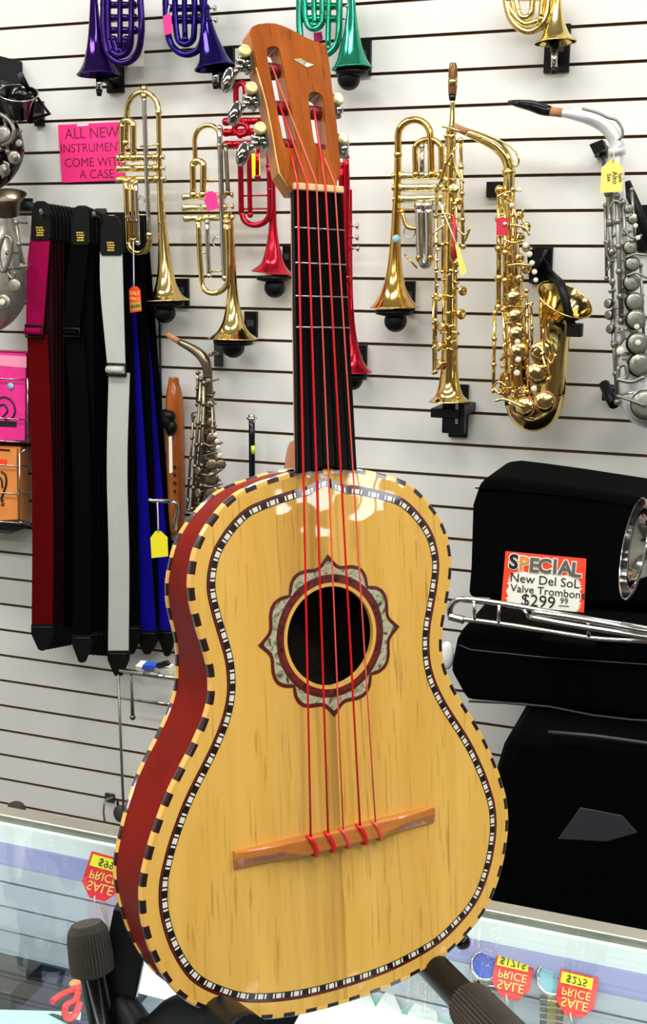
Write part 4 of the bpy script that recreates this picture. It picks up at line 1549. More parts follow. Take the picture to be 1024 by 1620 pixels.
MB().tube([W(990, 290, .03), W(1006, 325, .04), W(1030, 395, .05)], .012, 8).build('arm', M['blackpl'], hd)
hd = thing('saxophone_hanger', 'black rubber foot under the silver alto saxophone body', 'hanger', W(965, 625, .006))
MB().tube([W(956, 607, .05), W(964, 625, .07), W(972, 640, .10)], .012, 8).build('arm', M['blackpl'], hd)
MB().box(W(966, 622, .03), (.014, .03, .014)).build('back_plate', M['blackpl'], hd)

# old saxophone behind the guitar shoulder
body = [(329, 596, 7), (329.5, 625, 8.5), (329.5, 660, 11), (329, 700, 13.5), (328, 740, 16), (327, 780, 18.5), (326, 815, 20.5), (326, 850, 22.5)]
rods = [((318, 600), (304, 805), 2.6, .03), ((323, 606), (318, 800), 3, .03), ((313, 590), (312, 640), 2.2, .02), ((336, 640), (337, 780), 2.2, .036), ((306, 660), (297, 790), 2.0, .02)]
cups = [(332, 640, 6, .2, .034), (334, 668, 7, .2, .036), (335, 692, 8, .2, .038), (335, 735, 9, .2, .042), (336, 757, 10, .2, .044), (337, 780, 11, .2, .046), (350, 735, 8, .6, .03), (312, 780, 8, -.4, .04), (312, 745, 7, -.4, .04)]
touches = [(341, 688, 4.4, .055), (343, 698, 4.2, .055), (345, 708, 4.6, .055), (348, 720, 4.8, .055)]
arms = [([(312, 600), (326, 604), (346, 600)], 1.8, .03), ([(320, 700), (335, 706), (352, 700)], 1.8, .045), ([(320, 722), (335, 718), (350, 716)], 1.8, .045), ([(305, 668), (304, 655), (312, 652)], 1.6, .03), ([(318, 750), (335, 752), (352, 742)], 1.8, .05), ([(298, 790), (296, 805), (304, 808)], 2.4, .03), ([(320, 768), (336, 770), (352, 765)], 1.8, .05)]
clutter(sop, body_s, M['brass'], .150, 26, 250, 590, 5)
clutter(alto, body_g, M['brass'], .115, 60, 300, 640, 9)
clutter(silver, body_w, M['keysilver'], .115, 44, 310, 600, 13)
old = saxophone('tarnished old saxophone hanging behind the left shoulder of the guitar',
          [('body_tube', body, M['oldsilver']), ('neck', [(284, 541, 5), (300, 549, 6.5), (314, 558, 8), (324, 570, 8.5), (328, 584, 7.5), (329, 598, 7.5)], M['oldsilver']),
           ('neck_cork', [(265, 529, 4), (286, 542, 5)], M['cork'])],
          rods, cups, touches, M['oldsilver'], M['oldsilver'], M['pearl'], .10, arms=arms, base=(326, 850))
clutter(old, body, M['oldsilver'], .10, 44, 610, 820, 17)
mb = MB()
hd = thing('saxophone_hanger', 'small grey hanger hook at the tarnished saxophone neck', 'hanger', W(346, 562, .006))
MB().box(W(346, 562, .006), (.010, .006, .028)).build('back_plate', M['piping'], hd)
MB().tube([W(346, 560, .01), W(340, 558, .08), W(332, 562, .10)], .005, 8).build('hook', M['keysilver'], hd)

# ---------------------------------------------------------------- instruments at the left edge
dk = saxophone('black saxophone with pearl keys cut off by the upper left edge',
               [('body_tube', [(-22, 130, 22), (-12, 165, 24), (-2, 200, 30), (2, 235, 36), (-4, 262, 30), (-22, 280, 24), (-40, 270, 20)], M['reddish'])],
               [((8, 190), (12, 240), 2.6, .06), ((-4, 180), (0, 236), 2.4, .065)],
               [(22, 249, 10.5, .2, .075), (6, 269, 10, .1, .07), (30, 226, 6, .4, .06), (4, 212, 13, .1, .075)],
               [(22, 248, 6, .085), (6, 268, 6, .082)], M['reddish'], M['keysilver'], M['keysilver'], .11, arms=[([(0, 180), (14, 190), (22, 205), (18, 222), (4, 230)], 3.4, .07), ([(14, 210), (26, 214), (34, 206)], 2.2, .06), ([(6, 256), (14, 262), (4, 282)], 2.2, .075)], base=(0, 280))
bellc = [(0, 262), (0, 240)]
P = [W(-6, 176, .17), W(2, 164, .175), W(14, 153, .18), W(28, 146, .185)]
d = (W(40, 128, .21) - W(24, 150, .18)).normalized()
mb = MB().lathe([(.022, -.06), (.026, -.04), (.033, -.02), (.044, -.004), (.047, 0), (.044, -.002), (.030, -.018), (.022, -.05)], W(29, 147, .18), Vector((.28, -.42, .85)), 28)
mb.build('bell', M['blackgl'], dk)
MB().lathe([(.047, -.0015), (.049, 0), (.047, .0015), (.0445, .0), (.047, -.0015)], W(29, 147, .18), Vector((.28, -.42, .85)), 28).build('bell_rim', M['nickel'], dk)
hd = thing('saxophone_hanger', 'black forked hanger arm under the black saxophone bell', 'hanger', W(60, 180, .006))
MB().box(W(62, 180, .006), (.012, .006, .03)).build('back_plate', M['blackpl'], hd)
mb = MB()
mb.tube([W(62, 182, .01), W(48, 190, .12)], .009, 8)
mb.tube([W(48, 190, .12), W(78, 180, .13), W(56, 150, .13), W(48, 190, .12)], .0055, 8)
mb.tube([W(48, 148, .13), W(34, 120, .17)], .006, 8)
mb.build('arm', M['blackpl'], hd)
MB().tube([W(32, 117, .172), W(38, 132, .155)], .0075, 10).build('tip', M['piping'], hd)
hd = thing('saxophone_hanger', 'black square hanger block at the upper left corner', 'hanger', W(4, 112, .006))
MB().box(W(4, 112, .05), (.026, .05, .028)).build('block', M['blackpl'], hd, .002)

sv = saxophone('dull silver saxophone cut off by the left edge above the string packs',
               [('body_tube', [(-14, 320, 28), (-8, 360, 32), (-2, 400, 37), (2, 440, 41), (2, 470, 38), (-8, 496, 28), (-24, 506, 20)], M['greysilver'])],
               [((26, 352), (34, 420), 2.6, .075), ((12, 400), (16, 450), 2.4, .085)],
               [(22, 452, 11, .2, .10), (4, 478, 13, .1, .10)], [(3, 478, 6, .11)], M['greysilver'], M['keysilver'], M['pearl'], .12,
               arms=[([(6, 372), (18, 380), (14, 412), (4, 430), (-2, 400), (6, 372)], 3.2, .1), ([(10, 430), (20, 440), (24, 430)], 2.4, .095), ([(24, 424), (44, 420)], 2.4, .09)], base=(0, 505))
MB().lathe([(.03, -.05), (.035, -.02), (.05, -.003), (.053, 0), (.05, 0), (.034, -.02)], W(8, 308, .17), Vector((.15, -.30, .93)), 28).build('bell', M['oldsilver'], sv)
hd = thing('saxophone_hanger', 'black hanger bar behind the dull silver saxophone bell', 'hanger', W(30, 322, .006))
MB().box(W(34, 324, .008), (.030, .008, .016)).build('back_plate', M['blackpl'], hd)
MB().tube([W(40, 322, .012), W(58, 326, .10), W(66, 336, .13)], .006, 8).build('arm', M['blackpl'], hd)

# ---------------------------------------------------------------- straps


def ribbon(mb, edges, off, th=.0025):
    """edges: (x_left, x_right, y[, extra off]) in pixels"""
    f = spline([(e[0], e[1], e[2], e[3] if len(e) > 3 else 0) for e in edges], 5) if len(edges) > 2 else [(e[0], e[1], e[2], 0) for e in edges]
    L = [W(a, y, off + o) for a, b, y, o in f]
    R = [W(b, y, off + o) for a, b, y, o in f]
    back = Vector((0, th, 0))
    n = len(f)
    vs_ = L + R + [p + back for p in L] + [p + back for p in R]
    fs = []
    for i in range(n - 1):
        fs += [(i, n + i, n + i + 1, i + 1), (2 * n + i, 2 * n + i + 1, 3 * n + i + 1, 3 * n + i), (i, i + 1, 2 * n + i + 1, 2 * n + i), (n + i, 3 * n + i, 3 * n + i + 1, n + i + 1)]
    fs += [(0, 2 * n, 3 * n, n), (n - 1, 2 * n - 1, 4 * n - 1, 3 * n - 1)]
    mb.add(vs_, fs, False)


def strap(label, web, top, slider, bottom, off, group, web2=None, logo=True, x0=None):
    """top: leather end (xl, xr, y0, y1); slider: (xl, xr, y0, y1) or None; bottom: (xl, xr, y0, y1)"""
    t = thing('guitar_strap', label, 'strap', W((top[0] + top[1]) / 2, top[2], off), group)
    xl, xr, y0, y1 = top
    h = y1 - y0
    mb = MB()
    ol = [(xl + 2, y0 + h * .3), (xl + (xr - xl) * .18, y0 + 3), (xl + (xr - xl) * .35, y0), (xr - (xr - xl) * .35, y0), (xr - (xr - xl) * .18, y0 + 3), (xr, y0 + h * .3), (xr + 1, y1 - 4), (xr - 3, y1), (xl + 3, y1), (xl, y1 - 4)]
    mb.prism([W(x, y, off + .003) for x, y in ol], (0, .006, 0))
    e = mb.build('leather_end', M['leather'], t, .0008)
    if logo:
        mb = MB()
        cx, cy = (xl + xr) / 2, y0 + h * .78
        s = pxm(W(cx, cy, off))
        for k, (dx, dy, w) in enumerate(((-1, -6, 11), (0, -2, 12), (0, 2, 10), (0, 6, 11))):
            mb.tube(spline([tuple(W(cx + dx - w * .5 + w * q / 6, cy + dy + (1.2 if q % 2 else -1.2), off + .0034)) for q in range(7)], 3), .9 * s, 5)
        mb.build('gold_stamp', M['goldfoil'], e)
    bl, br_, by0, by1 = bottom
    mid = slider if slider else ((xl + bl) / 2, (xr + br_) / 2, (y1 + by0) / 2, (y1 + by0) / 2)
    mb = MB()
    if slider:
        ribbon(mb, [(xl, xr, y1 - 6), ((xl * 2 + mid[0]) / 3 - 2, (xr * 2 + mid[1]) / 3 - 1, (y1 * 2 + mid[2]) / 3), (mid[0] + 3, mid[1] - 3, mid[2] + 4)], off)
        mb.build('upper_webbing', web, t)
        mb = MB()
        ribbon(mb, [(mid[0] + 5, mid[1] + 4, mid[3] - 4), (bl - 2, br_ - 2, (mid[3] * 2 + by0) / 3), (bl + 1, br_ + 1, (mid[3] + by0 * 2) / 3), (bl, br_, by0 + 6)], off - .004)
        mb.build('lower_webbing', web2 or web, t)
        c = W((mid[0] + mid[1]) / 2, (mid[2] + mid[3]) / 2, off + .003)
        s = pxm(c)
        w, hh = (mid[1] - mid[0]) / 2 * s, (mid[3] - mid[2]) / 2 * s
        mb = MB()
        mb.tube([c + Vector((a * w, 0, b * hh)) for a, b in ((-1, -1), (1, -1), (1, 1), (-1, 1))], .0028, 8, closed=True)
        sl = mb.build('slider', M['blackpl'], t)
        mb = MB()
        mb.tube([c + Vector((-w * .92, -.003, 0)), c + Vector((w * .92, -.003, 0))], hh * .62, 10)
        mb.build('loop', web, sl)
    else:
        ribbon(mb, [(xl, xr, y1 - 6), (mid[0] + 1, mid[1] + 1, mid[2]), (bl, br_, by0 + 6)], off)
        mb.build('webbing', web, t)
    w = br_ - bl
    hh = by1 - by0
    ol = [(bl - 1, by0), (br_ + 1, by0), (br_ + 1, by0 + hh * .35), (br_ - w * .18, by0 + hh * .72), (br_ - w * .32, by1 - 2), (bl + w * .5, by1), (bl + w * .32, by1 - 2), (bl + w * .18, by0 + hh * .72), (bl - 1, by0 + hh * .35)]
    e = MB().prism([W(x, y, off + .002) for x, y in ol], (0, .006, 0)).build('leather_tip', M['leather'], t, .0008)
    MB().tube([W(bl + 2, by0 + 4, off + .0026), W(br_ - 2, by0 + 4.5, off + .0026)], .0011, 6).build('stitching', M['piping'], e)
    c = W((bl + br_) / 2, by1 - 7, off + .0026)
    return t


RG = 'dark red straps stacked on one hook'
strap('magenta and dark red strap with a buckle at the front of the left stack', M['magenta'], (48, 79, 318, 380), (38, 71, 515, 533), (50, 83, 988, 1030), .145, None, M['darkred'])
for k in range(8):
    strap('dark strap edge-on behind the magenta strap in the left stack', M['deepred'] if k < 4 else M['blackweb'], (52 + 6.5 * k, 83 + 6 * k, 321 + k, 382 + k), None, (55 + 6.5 * k, 86 + 4.6 * k, 988 + k, 1029 - k), .134 - .010 * k, RG, logo=False)
strap('black strap with gold stamped end beside the red strap stack', M['blackweb'], (114, 141, 326, 388), (98, 128, 520, 532), (115, 144, 1005, 1049), .15, None)
for k in range(7):
    strap('black strap hanging behind the gold stamped black strap', M['blackweb'], (112 + 7 * k, 146 + 7 * k, 325 + 3 * k, 388 + k), None, (118 + 6.5 * k, 152 + 7 * k, 1000 - k, 1036 + .5 * k), .138 - .011 * k, 'black straps stacked behind one another', logo=False)
strap('light grey strap with a grey buckle and black leather ends', M['greyweb'], (158, 193, 341, 404), (167, 201, 576, 594), (171, 203, 1030, 1071), .165, None)
strap('black strap between the grey strap and the blue straps', M['blackweb'], (176, 206, 336, 400), None, (190, 222, 990, 1036), .07, None, logo=False)
strap('blue strap hanging behind the left gold trumpet, nearer the grey strap', M['blueweb'], (194, 208, 335, 400), None, (218, 247, 998, 1036), .06, None, logo=False)
strap('black strap behind the orange sale tag', M['blackweb'], (200, 228, 332, 396), None, (222, 252, 990, 1030), .05, None, logo=False)
strap('black strap right of the blue straps behind the left gold trumpet', M['blackweb'], (212, 236, 334, 398), None, (246, 280, 985, 1028), .03, None, logo=False)
strap('blue strap ending behind the left edge of the guitar', M['blueweb'], (210, 222, 330, 395), None, (252, 276, 997, 1039), .04, None, logo=False)
for (x, y, lb) in ((66, 336, 'dark wall hook carrying the red strap stack'), (150, 340, 'dark wall hook carrying the black straps'), (205, 345, 'dark wall hook carrying the blue straps')):
    h = thing('wall_hook', lb, 'hook', W(x + 10, y, .004), 'strap hooks')
    MB().box(W(x + 10, y, .004), (.014, .004, .016)).build('back_plate', M['piping'], h)
    MB().tube([W(x + 10, y, .006), W(x + 4, y + 4, .10), W(x, y + 2, .18), W(x - 2, y - 4, .19)], .004, 8).build('rod', M['nickel'], h)

# ---------------------------------------------------------------- string packs and their wire rack
rk = thing('wire_rack', 'silver wire rack holding pink and orange string packs at the left edge', 'rack', W(-10, 830, .05))
mb = MB()
for y in (601, 664, 700, 738, 782, 828):
    mb.tube([W(-60, y - 6, .125), W(44, y, .125), W(46, y + 2, .0)], .0018, 6)
for x, y0, y1 in ((44, 598, 702), (31, 716, 830)):
    mb.tube([W(x, y0, .125), W(x, y1, .125)], .0022, 6)
mb.tube([W(31, 718, .126), W(44, 708, .11), W(46, 706, .02)], .002, 6)
mb.tube([W(31, 826, .126), W(47, 830, .10), W(47, 832, .0)], .002, 6)
mb.build('wire_frame', M['nickel'], rk)
MB().box(W(-10, 832, .06), (.092, .06, .002)).build('rack_floor', M['piping'], rk)
MB().box(W(-10, 704, .06), (.092, .06, .002)).build('rack_floor', M['darkred'], rk)


def pack(label, q, off, th, mt, group, deco):
    """q: four pixel corners of the front face, clockwise from the top left"""
    t = thing('string_pack', label, 'string pack', W(*q[3], off), group)
    MB().prism([W(x, y, off) for x, y in q], (0, th, 0)).build('envelope', mt, t, .0012)
    if deco == 'pink':
        s = pxm(W(20, 600, off))
        o = off + .0006
        MB().prism([W(x, y, o) for x, y in ((-30, 560), (42, 564), (42, 582), (-30, 576))], (0, .0006, 0)).build('header', M['pinkwrap'], t)
        mb = MB()
        mb.tube(spline([tuple(W(x, y, o)) for x, y in ((-8, 634), (6, 628), (18, 634), (24, 648), (20, 660), (8, 664))], 5), 1.6 * s, 6)
        mb.tube(spline([tuple(W(x, y, o)) for x, y in ((-6, 644), (6, 640), (12, 650), (4, 660))], 5), 1.6 * s, 6)
        mb.build('swirl_print', M['blackink'], t)
        MB().lathe([(.0001, 0), (6 * s, 0), (6 * s, -.0006), (.0001, -.0006)], W(17, 611, o + .001), (0, 1, 0), 16).build('price_sticker', M['sticker'], t)
        MB().prism([W(x, y, o) for x, y in ((-30, 664), (26, 667), (26, 676), (-30, 674))], (0, .0006, 0)).build('printed_band', M['blackink'], t)
    elif deco == 'orange':
        s = pxm(W(20, 760, off))
        o = off + .0006
        mb = MB()
        mb.tube(spline([tuple(W(x, y, o)) for x, y in ((2, 746), (9, 752), (10, 766), (6, 778), (2, 790))], 5), 1.8 * s, 6)
        mb.tube(spline([tuple(W(x, y, o)) for x, y in ((-6, 752), (2, 758), (4, 772))], 5), 1.6 * s, 6)
        mb.build('figure_print', M['blackink'], t)
        c = W(4, 796, o)
        lettering('S', .024, mtx_from(c, (1, 0, 0), (0, 0, 1)), M['blackink'], t, 'printed_letter', .0004, .0008)
        MB().prism([W(x, y, o) for x, y in ((-4, 726), (11, 727), (11, 735), (-4, 734))], (0, .0006, 0)).build('price_sticker', M['orangered'], t)
    return t


pack('bright pink string pack with black swirl at the front of the rack', ((-40, 556), (41, 560), (39, 697), (-40, 696)), .118, .007, M['pinkpack'], None, 'pink')
for k in range(3):
    pack('pink string pack behind the front pink one', ((-40, 554 - k), (43 + k, 558 - k), (42 + k, 695), (-40, 696)), .105 - .014 * k, .009, M['pinkpack'] if k % 2 else M['magenta'], 'pink string packs behind the front one', None)
pack('orange string pack with black print at the front of the rack', ((-40, 706), (26, 710), (28, 822), (-40, 826)), .118, .007, M['orangepack'], None, 'orange')
for k in range(4):
    pack('orange string pack behind the front orange one', ((-40, 704 - k), (32 + 3 * k, 707 + k), (33 + 3.4 * k, 822 + k), (-40, 827)), .106 - .013 * k, .009, M['orangepack'], 'orange string packs behind the front one', None)

# ---------------------------------------------------------------- signs and tags
sg = thing('handwritten_sign', 'bright pink paper sign with handwritten lines beside the left gold trumpet', 'sign', W(98, 289, .004))
q = [W(91.5, 197.5, .006), W(190, 193, .006), W(197, 285, .006), W(98, 289, .006)]
MB().prism(q, (0, .0008, 0)).build('paper', M['pinkpaper'], sg)
MB().prism([W(122, 196.5, .0068), W(140, 195.5, .0068), W(140, 199, .0068), W(122, 200, .0068)], (0, .0004, 0)).build('tape', M['white'], sg)
ux = (q[1] - q[0]).normalized()
s = pxm(q[0])
for tx, cx, cy, sz in (('ALL NEW', 145, 211, 23), ('INSTRUMENTS', 149, 234, 19), ('COME WITH', 150, 257, 19.5), ('A CASE', 153, 276, 19)):
    lettering(tx, sz * s, mtx_from(W(cx, cy, .0064), ux, (0, 0, 1)), M['ink'], sg, 'handwriting', .0003, -.0002)


def tagcard(label, cat, pts, off, mt, hang=None, lines=(), name='price_tag', lmat=None, rot=None, th=.0008, hole=None):
    """pts: pixel outline; hang: pixel path of its thread; lines: (text, x, y, size, material)"""
    t = thing(name, label, cat, W(pts[0][0], pts[0][1], off))
    MB().prism([W(x, y, off) for x, y in pts], (0, th, 0)).build('card', mt, t)
    if hang:
        mb = MB()
        wtube(mb, [(x, y) for x, y in hang], 1.0, off + .001, 6, 3)
        mb.build('thread', M['string'], t)
    for tx, x, y, sz, lm in lines:
        c = W(x, y, off + .0004)
        s_ = pxm(c)
        d_ = (1, 0, 0) if not rot else rot
        yv = (0, 0, 1) if not rot else Vector((-rot[2], 0, rot[0]))
        lettering(tx, sz * s_, mtx_from(c, d_, yv), lm, t, 'lettering', .0003)
    return t


t = tagcard('orange red sale tag hanging on a thread from the left gold trumpet', 'tag', [(204, 459), (209, 453), (217, 453), (222, 459), (224, 492), (206, 495)], .135, M['orangered'], [(211, 382), (211.5, 410), (212, 455)],
            [('SALE', 213, 464, 8.5, M['paletag']), ('PRICE', 213.5, 473, 7, M['paletag'])])
MB().prism([W(206.5, 479, .1356), W(222.5, 477, .1356), W(223, 490, .1356), W(207.5, 492, .1356)], (0, .0004, 0)).build('price_field', M['goldfoil'], t)
lettering('$499', 8 * pxm(W(214, 485, .115)), mtx_from(W(214.5, 485, .1361), (1, 0, .08), (0, 0, 1)), M['blackink'], t, 'lettering', .0002)
tagcard('bright pink tag on the gold trumpet beside the neck', 'tag', [(326, 305), (335, 302), (342, 306), (347, 330), (329, 334), (323, 318)], .125, M['pinkpaper'], [(328, 296), (330, 304)])
tagcard('small pink tag hanging on the violet pocket trumpet', 'tag', [(258, 26), (264, 22), (271, 24), (273, 52), (260, 56)], .115, M['pinkpaper'], [(268, 8), (266, 24)])
tagcard('plain bright yellow tag hanging beside the blue straps', 'tag', [(238, 851), (246, 840), (254, 840), (265, 850), (266, 880), (240, 883)], .20, M['yellowtag'], [(249, 794), (250, 815), (250.5, 842)])
tagcard('yellow card tag hanging behind the red trumpet slide', 'tag', [(398, 243), (411, 242), (412, 278), (399, 280)], .06, M['yellowtag'], [(405, 228), (405, 243)])
t = tagcard('pale yellow handwritten tag hanging on the silver saxophone', 'tag', [(952, 265), (967, 252), (972, 252), (986, 265), (985, 303), (950, 305)], .165, M['paletag'], [(976, 214), (973, 235), (970, 256)],
            [('Alto', 973, 281, 11, M['blackink']), ('Sale', 982, 281, 9, M['blackink']), ('Sax', 964, 281, 9, M['blackink'])], rot=Vector((.12, 0, -1)).normalized())
tagcard('narrow pale yellow tag turned sideways on the soprano saxophone', 'tag', [(720, 385), (724, 382), (739, 430), (732, 437), (728, 432)], .205, M['paletag'], [(695, 320), (708, 350), (722, 386)])
tagcard('small pink tag seen through the green pocket trumpet', 'tag', [(496, 52), (509, 50), (511, 62), (503, 68), (497, 64)], .05, M['pinkpaper'])
tagcard('white card with red border behind the purple pocket trumpet', 'tag', [(202, 70), (228, 68), (228, 104), (203, 107)], .03, M['cream'])

# ---------------------------------------------------------------- flutes
fl = thing('wooden_flute', 'orange brown wooden flute with finger holes left of the tarnished saxophone', 'flute', W(278, 845, .05))
mb = MB()
prof = [(275, 597, 8), (275, 606, 9), (276, 627, 13.5), (277, 660, 15), (278, 720, 15), (279.5, 770, 14.5), (280, 815, 13), (279, 845, 9)]
wtube(mb, prof, 10, .05, 20, 5)
mb.build('body', M['recorder'], fl)
mb = MB()
for y in (739, 751, 764, 777):
    c = W(276.5, y, .05 + 15.4 * pxm(W(277, y, .05)))
    mb.lathe([(.0001, 0), (2.6 * pxm(c), 0), (2.6 * pxm(c), .002), (.0001, .002)], c + Vector((0, -.0003, 0)), (0, 1, 0), 12)
mb.build('finger_hole', M['blackink'], fl)
hk = thing('instrument_clip', 'black rubber clip gripping the wooden flute', 'clip', W(262, 668, .004))
mb = MB()
mb.ball(W(266, 658, .085), .020, (1, .8, .75))
mb.ball(W(272, 676, .085), .016, (.9, .8, 1.1))
mb.tube([W(258, 650, .085), W(264, 664, .09), W(270, 688, .085)], [.010, .013, .007], 10)
mb.build('clip_jaw', M['blackpl'], hk)
MB().tube([W(262, 668, .0), W(262, 668, .08)], .006, 8).build('arm', M['blackpl'], hk)
MB().prism([W(267, 691, .09), W(272, 690, .09), W(273, 747, .09), (W(268, 749, .09))], (0, .0006, 0)).build('paper_strip', M['cream'], hk)
fr = thing('flute', 'slim dark blue flute with silver crown standing beside the guitar shoulder', 'flute', W(399, 900, .06))
mb = MB()
wtube(mb, [(398.5, 664, 5), (399, 760, 5), (400, 900, 5)], 5, .06, 14, 3)
mb.build('tube', M['bluerod'], fr)
mb = MB()
wtube(mb, [(398.5, 655, 5.2), (398.5, 660, 5.4)], 5, .06, 14, 1)
wtube(mb, [(398.5, 660, 9), (398.5, 663, 9)], 5, .06, 14, 1)
wtube(mb, [(398.5, 663, 5.8), (398.5, 668, 5.4)], 5, .06, 14, 1)
mb.build('crown', M['nickel'], fr)
MB().tube([W(400.5, 705, .066), W(400.7, 718, .066)], .0052, 10).build('neon_label', M['neon'], fr)
MB().box(W(400, 880, .03), (.02, .03, .006)).build('support', M['blackpl'], fr)
rd = thing('thin_rod', 'thin black rod leaning on the wall beside the blue straps', 'rod', W(257, 745, .006))
MB().tube([W(252, 500, .012), W(257, 742, .012)], .0026, 8).build('shaft', M['blackpl'], rd)
MB().tube([W(257, 742, .012), W(258, 760, .012)], .003, 8).build('tip', M['cork'], rd)

# chrome hook with the yellow tag
hk = thing('wall_hook', 'bright metal hook with the plain yellow tag beside the blue straps', 'hook', W(282, 800, .004))
MB().box(W(284, 800, .004), (.012, .004, .02)).build('back_plate', M['piping'], hk)
MB().tube([W(284, 800, .008), W(276, 793, .18), W(240, 792, .205), W(236, 790, .205)], .0048, 8).build('rod', M['chrome'], hk)
MB().tube([W(274, 793, .18), W(281, 800, .17), (W(281, 808, .165)), W(277, 822, .16), W(277, 838, .16)], .0052, 8).build('hook', M['chrome'], hk)

# low display rail at the left, with its posts and small packets
rl = thing('display_rail', 'chrome display rail with thin posts below the grey strap', 'rail', W(200, 1150, .02))
mb = MB()
mb.tube([W(190, 1060, .20), W(300, 1076, .20)], .0055, 10)
mb.build('rail', M['chrome'], rl)
MB().tube([W(192, 1104, .10), W(300, 1118, .10)], .0025, 8).build('thin_rail', M['chrome'], rl)
MB().tube([W(228, 1065, .2), W(252, 1068.5, .2)], .0075, 10).build('rail_sleeve', M['keysilver'], rl)
for x0, y0, x1, y1, r in ((187, 1068, 196, 1290, .0035), (207, 1062, 210, 1120, .0035)):
    MB().tube([W(x0, y0, .19), W(x1, y1, .19)], r, 8).build('post', M['keysilver'], rl)
MB().tube([W(204, 1062, .19), W(204, 1062, 0)], .004, 8).build('bracket', M['keysilver'], rl)
mb = MB()
mb.tube([W(209, 1104, .11), W(210, 1134, .11)], .005, 8)
mb.ball(W(210, 1135, .11), .008)
mb.build('hanging_pin', M['oldsilver'], rl)
pk = thing('picks_packet', 'small colourful packet lying on the chrome rail under the blue straps', 'packet', W(245, 1056, .20))
MB().prism([W(214, 1054, .20), W(266, 1060, .20), W(270, 1068, .19), W(216, 1062, .19)], (0, .03, .006)).build('packet', M['cream'], pk)
MB().prism([W(226, 1052, .203), W(246, 1054, .203), W(242, 1061, .2005), W(224, 1059, .2005)], (0, .02, .004)).build('printed_patch', M['bluecard'], pk)
MB().prism([W(246, 1052, .203), W(262, 1047, .205), W(268, 1053, .203), W(250, 1058, .203)], (0, .01, .002)).build('printed_patch', M['blackink'], pk)
hk = thing('wall_hook', 'silver wire hook low on the wall above the counter edge', 'hook', W(172, 1268, .004))
MB().box(W(174, 1262, .004), (.014, .004, .012)).build('back_plate', M['piping'], hk)
MB().tube(spline([tuple(p) for p in (W(178, 1262, .008), W(174, 1263, .06), W(166, 1268, .10), W(164, 1285, .11), W(166, 1300, .11))], 4), .003, 8).build('wire', M['keysilver'], hk)
bg = thing('round_pad', 'round black pad hanging beside the guitar low at the left', 'pad', W(186, 1286, .03))
mb = MB()
disc(mb, W(188, 1288, .06), .022, .012, Vector((-.3, -1, .1)).normalized(), 20)
mb.build('pad_disc', M['rubber'], bg)
MB().tube([W(188, 1288, .055), W(186, 1268, .0)], .003, 8).build('stem', M['blackpl'], bg)
bg = thing('round_pad', 'dark rounded object just above the counter edge at far left', 'pad', W(28, 1270, .05))
MB().ball(W(26, 1280, .12), .028, (1, .8, .8)).build('pad_body', M['rubber'], bg)
MB().tube([W(26, 1280, .11), W(26, 1278, .0)], .004, 8).build('stem', M['blackpl'], bg)

# ---------------------------------------------------------------- black cases at the right


def slab(label, name, cat, outline, Y, thick, mt, bevel=.02, extra=None):
    t = thing(name, label, cat, at(outline[0][0], outline[0][1], Y))
    f = [at(x, y, Y) for x, y in outline]
    o = MB().prism(f, (0, thick, 0)).build('case_body' if cat != 'cabinet' else 'body', mt, t, bevel)
    return t


YC = WALL - .34
c1 = slab('black soft instrument case standing upright behind the trombone and sale card', 'instrument_case', 'case',
          [(757, 770), (764, 758), (790, 755), (830, 760), (900, 770), (1000, 786), (1060, 795), (1100, 805), (1100, 965), (900, 956), (740, 946), (744, 900), (747, 800)], YC, .24, M['cloth'], .012)
MB().tube([at(752, 772, YC - .002), at(800, 774, YC - .002), at(900, 784, YC - .002), at(1010, 800, YC - .002), at(1090, 812, YC - .002)], .0016, 6).build('piping', M['cloth'], c1)
YL = WALL - .50
c2 = slab('long black case lying under the upright case, with pale piped seam', 'instrument_case', 'case',
          [(722, 1012), (735, 990), (760, 985), (900, 1000), (1100, 1018), (1100, 1142), (1000, 1136), (860, 1118), (738, 1109), (712, 1062)], YL, .40, M['cloth'], .012)
MB().tube([at(726, 1020, YL - .003), at(745, 1028, YL - .003), at(860, 1040, YL - .003), at(1090, 1056, YL - .003)], .0013, 6).build('seam', M['piping'], c2)
MB().tube([at(742, 1109.5, YL - .003), at(800, 1112, YL - .003), at(870, 1118, YL - .003), at(940, 1132, YL - .003), at(1000, 1139, YL - .003), at(1090, 1143, YL - .003)], .0024, 6).build('piping', M['piping'], c2)
YB = WALL - .62
b3 = slab('big rounded black case standing on the floor behind the counter', 'instrument_case', 'case',
          [(815, 1153), (900, 1165), (1100, 1186), (1100, 1560), (760, 1500), (768, 1300), (778, 1235), (793, 1185)], YB, .5, M['cloth'], .03)
MB().tube([at(868, 1158, YB - .003), at(940, 1164, YB - .003), at(1020, 1175, YB - .003), at(1090, 1182, YB - .003)], .0035, 8).build('handle_bar', M['piping'], b3)
f = [at(x, y, YB - .001) for x, y in ((918, 1277), (985, 1290), (1010, 1318), (960, 1332), (882, 1328))]
MB().prism(f, (0, .02, 0)).build('worn_panel', M['piping'], b3, .002)
# feet to the floor
pz = min(p.z for p in [at(x, y, YB) for x, y in ((760, 1500), (1100, 1560))])
xa, xb = at(775, 1480, YB).x, at(1100, 1480, YB).x
MB().box(((xa + xb) / 2, YB + .25, (pz + .06) / 2 + .0), ((xb - xa) / 2, .24, (pz + .06) / 2)).build('lower_body', M['cloth'], b3, .02)

# SPECIAL card
YS = YC - .012
sg = thing('price_card', 'orange bordered white special offer card leaning on the black case', 'sign', at(791, 975, YS))
q = [at(800, 872, YS + .008), at(928, 884, YS + .008), at(924, 975, YS - .006), at(792, 966, YS - .006)]
MB().prism(q, (0, .001, 0)).build('card', M['orangered'], sg)


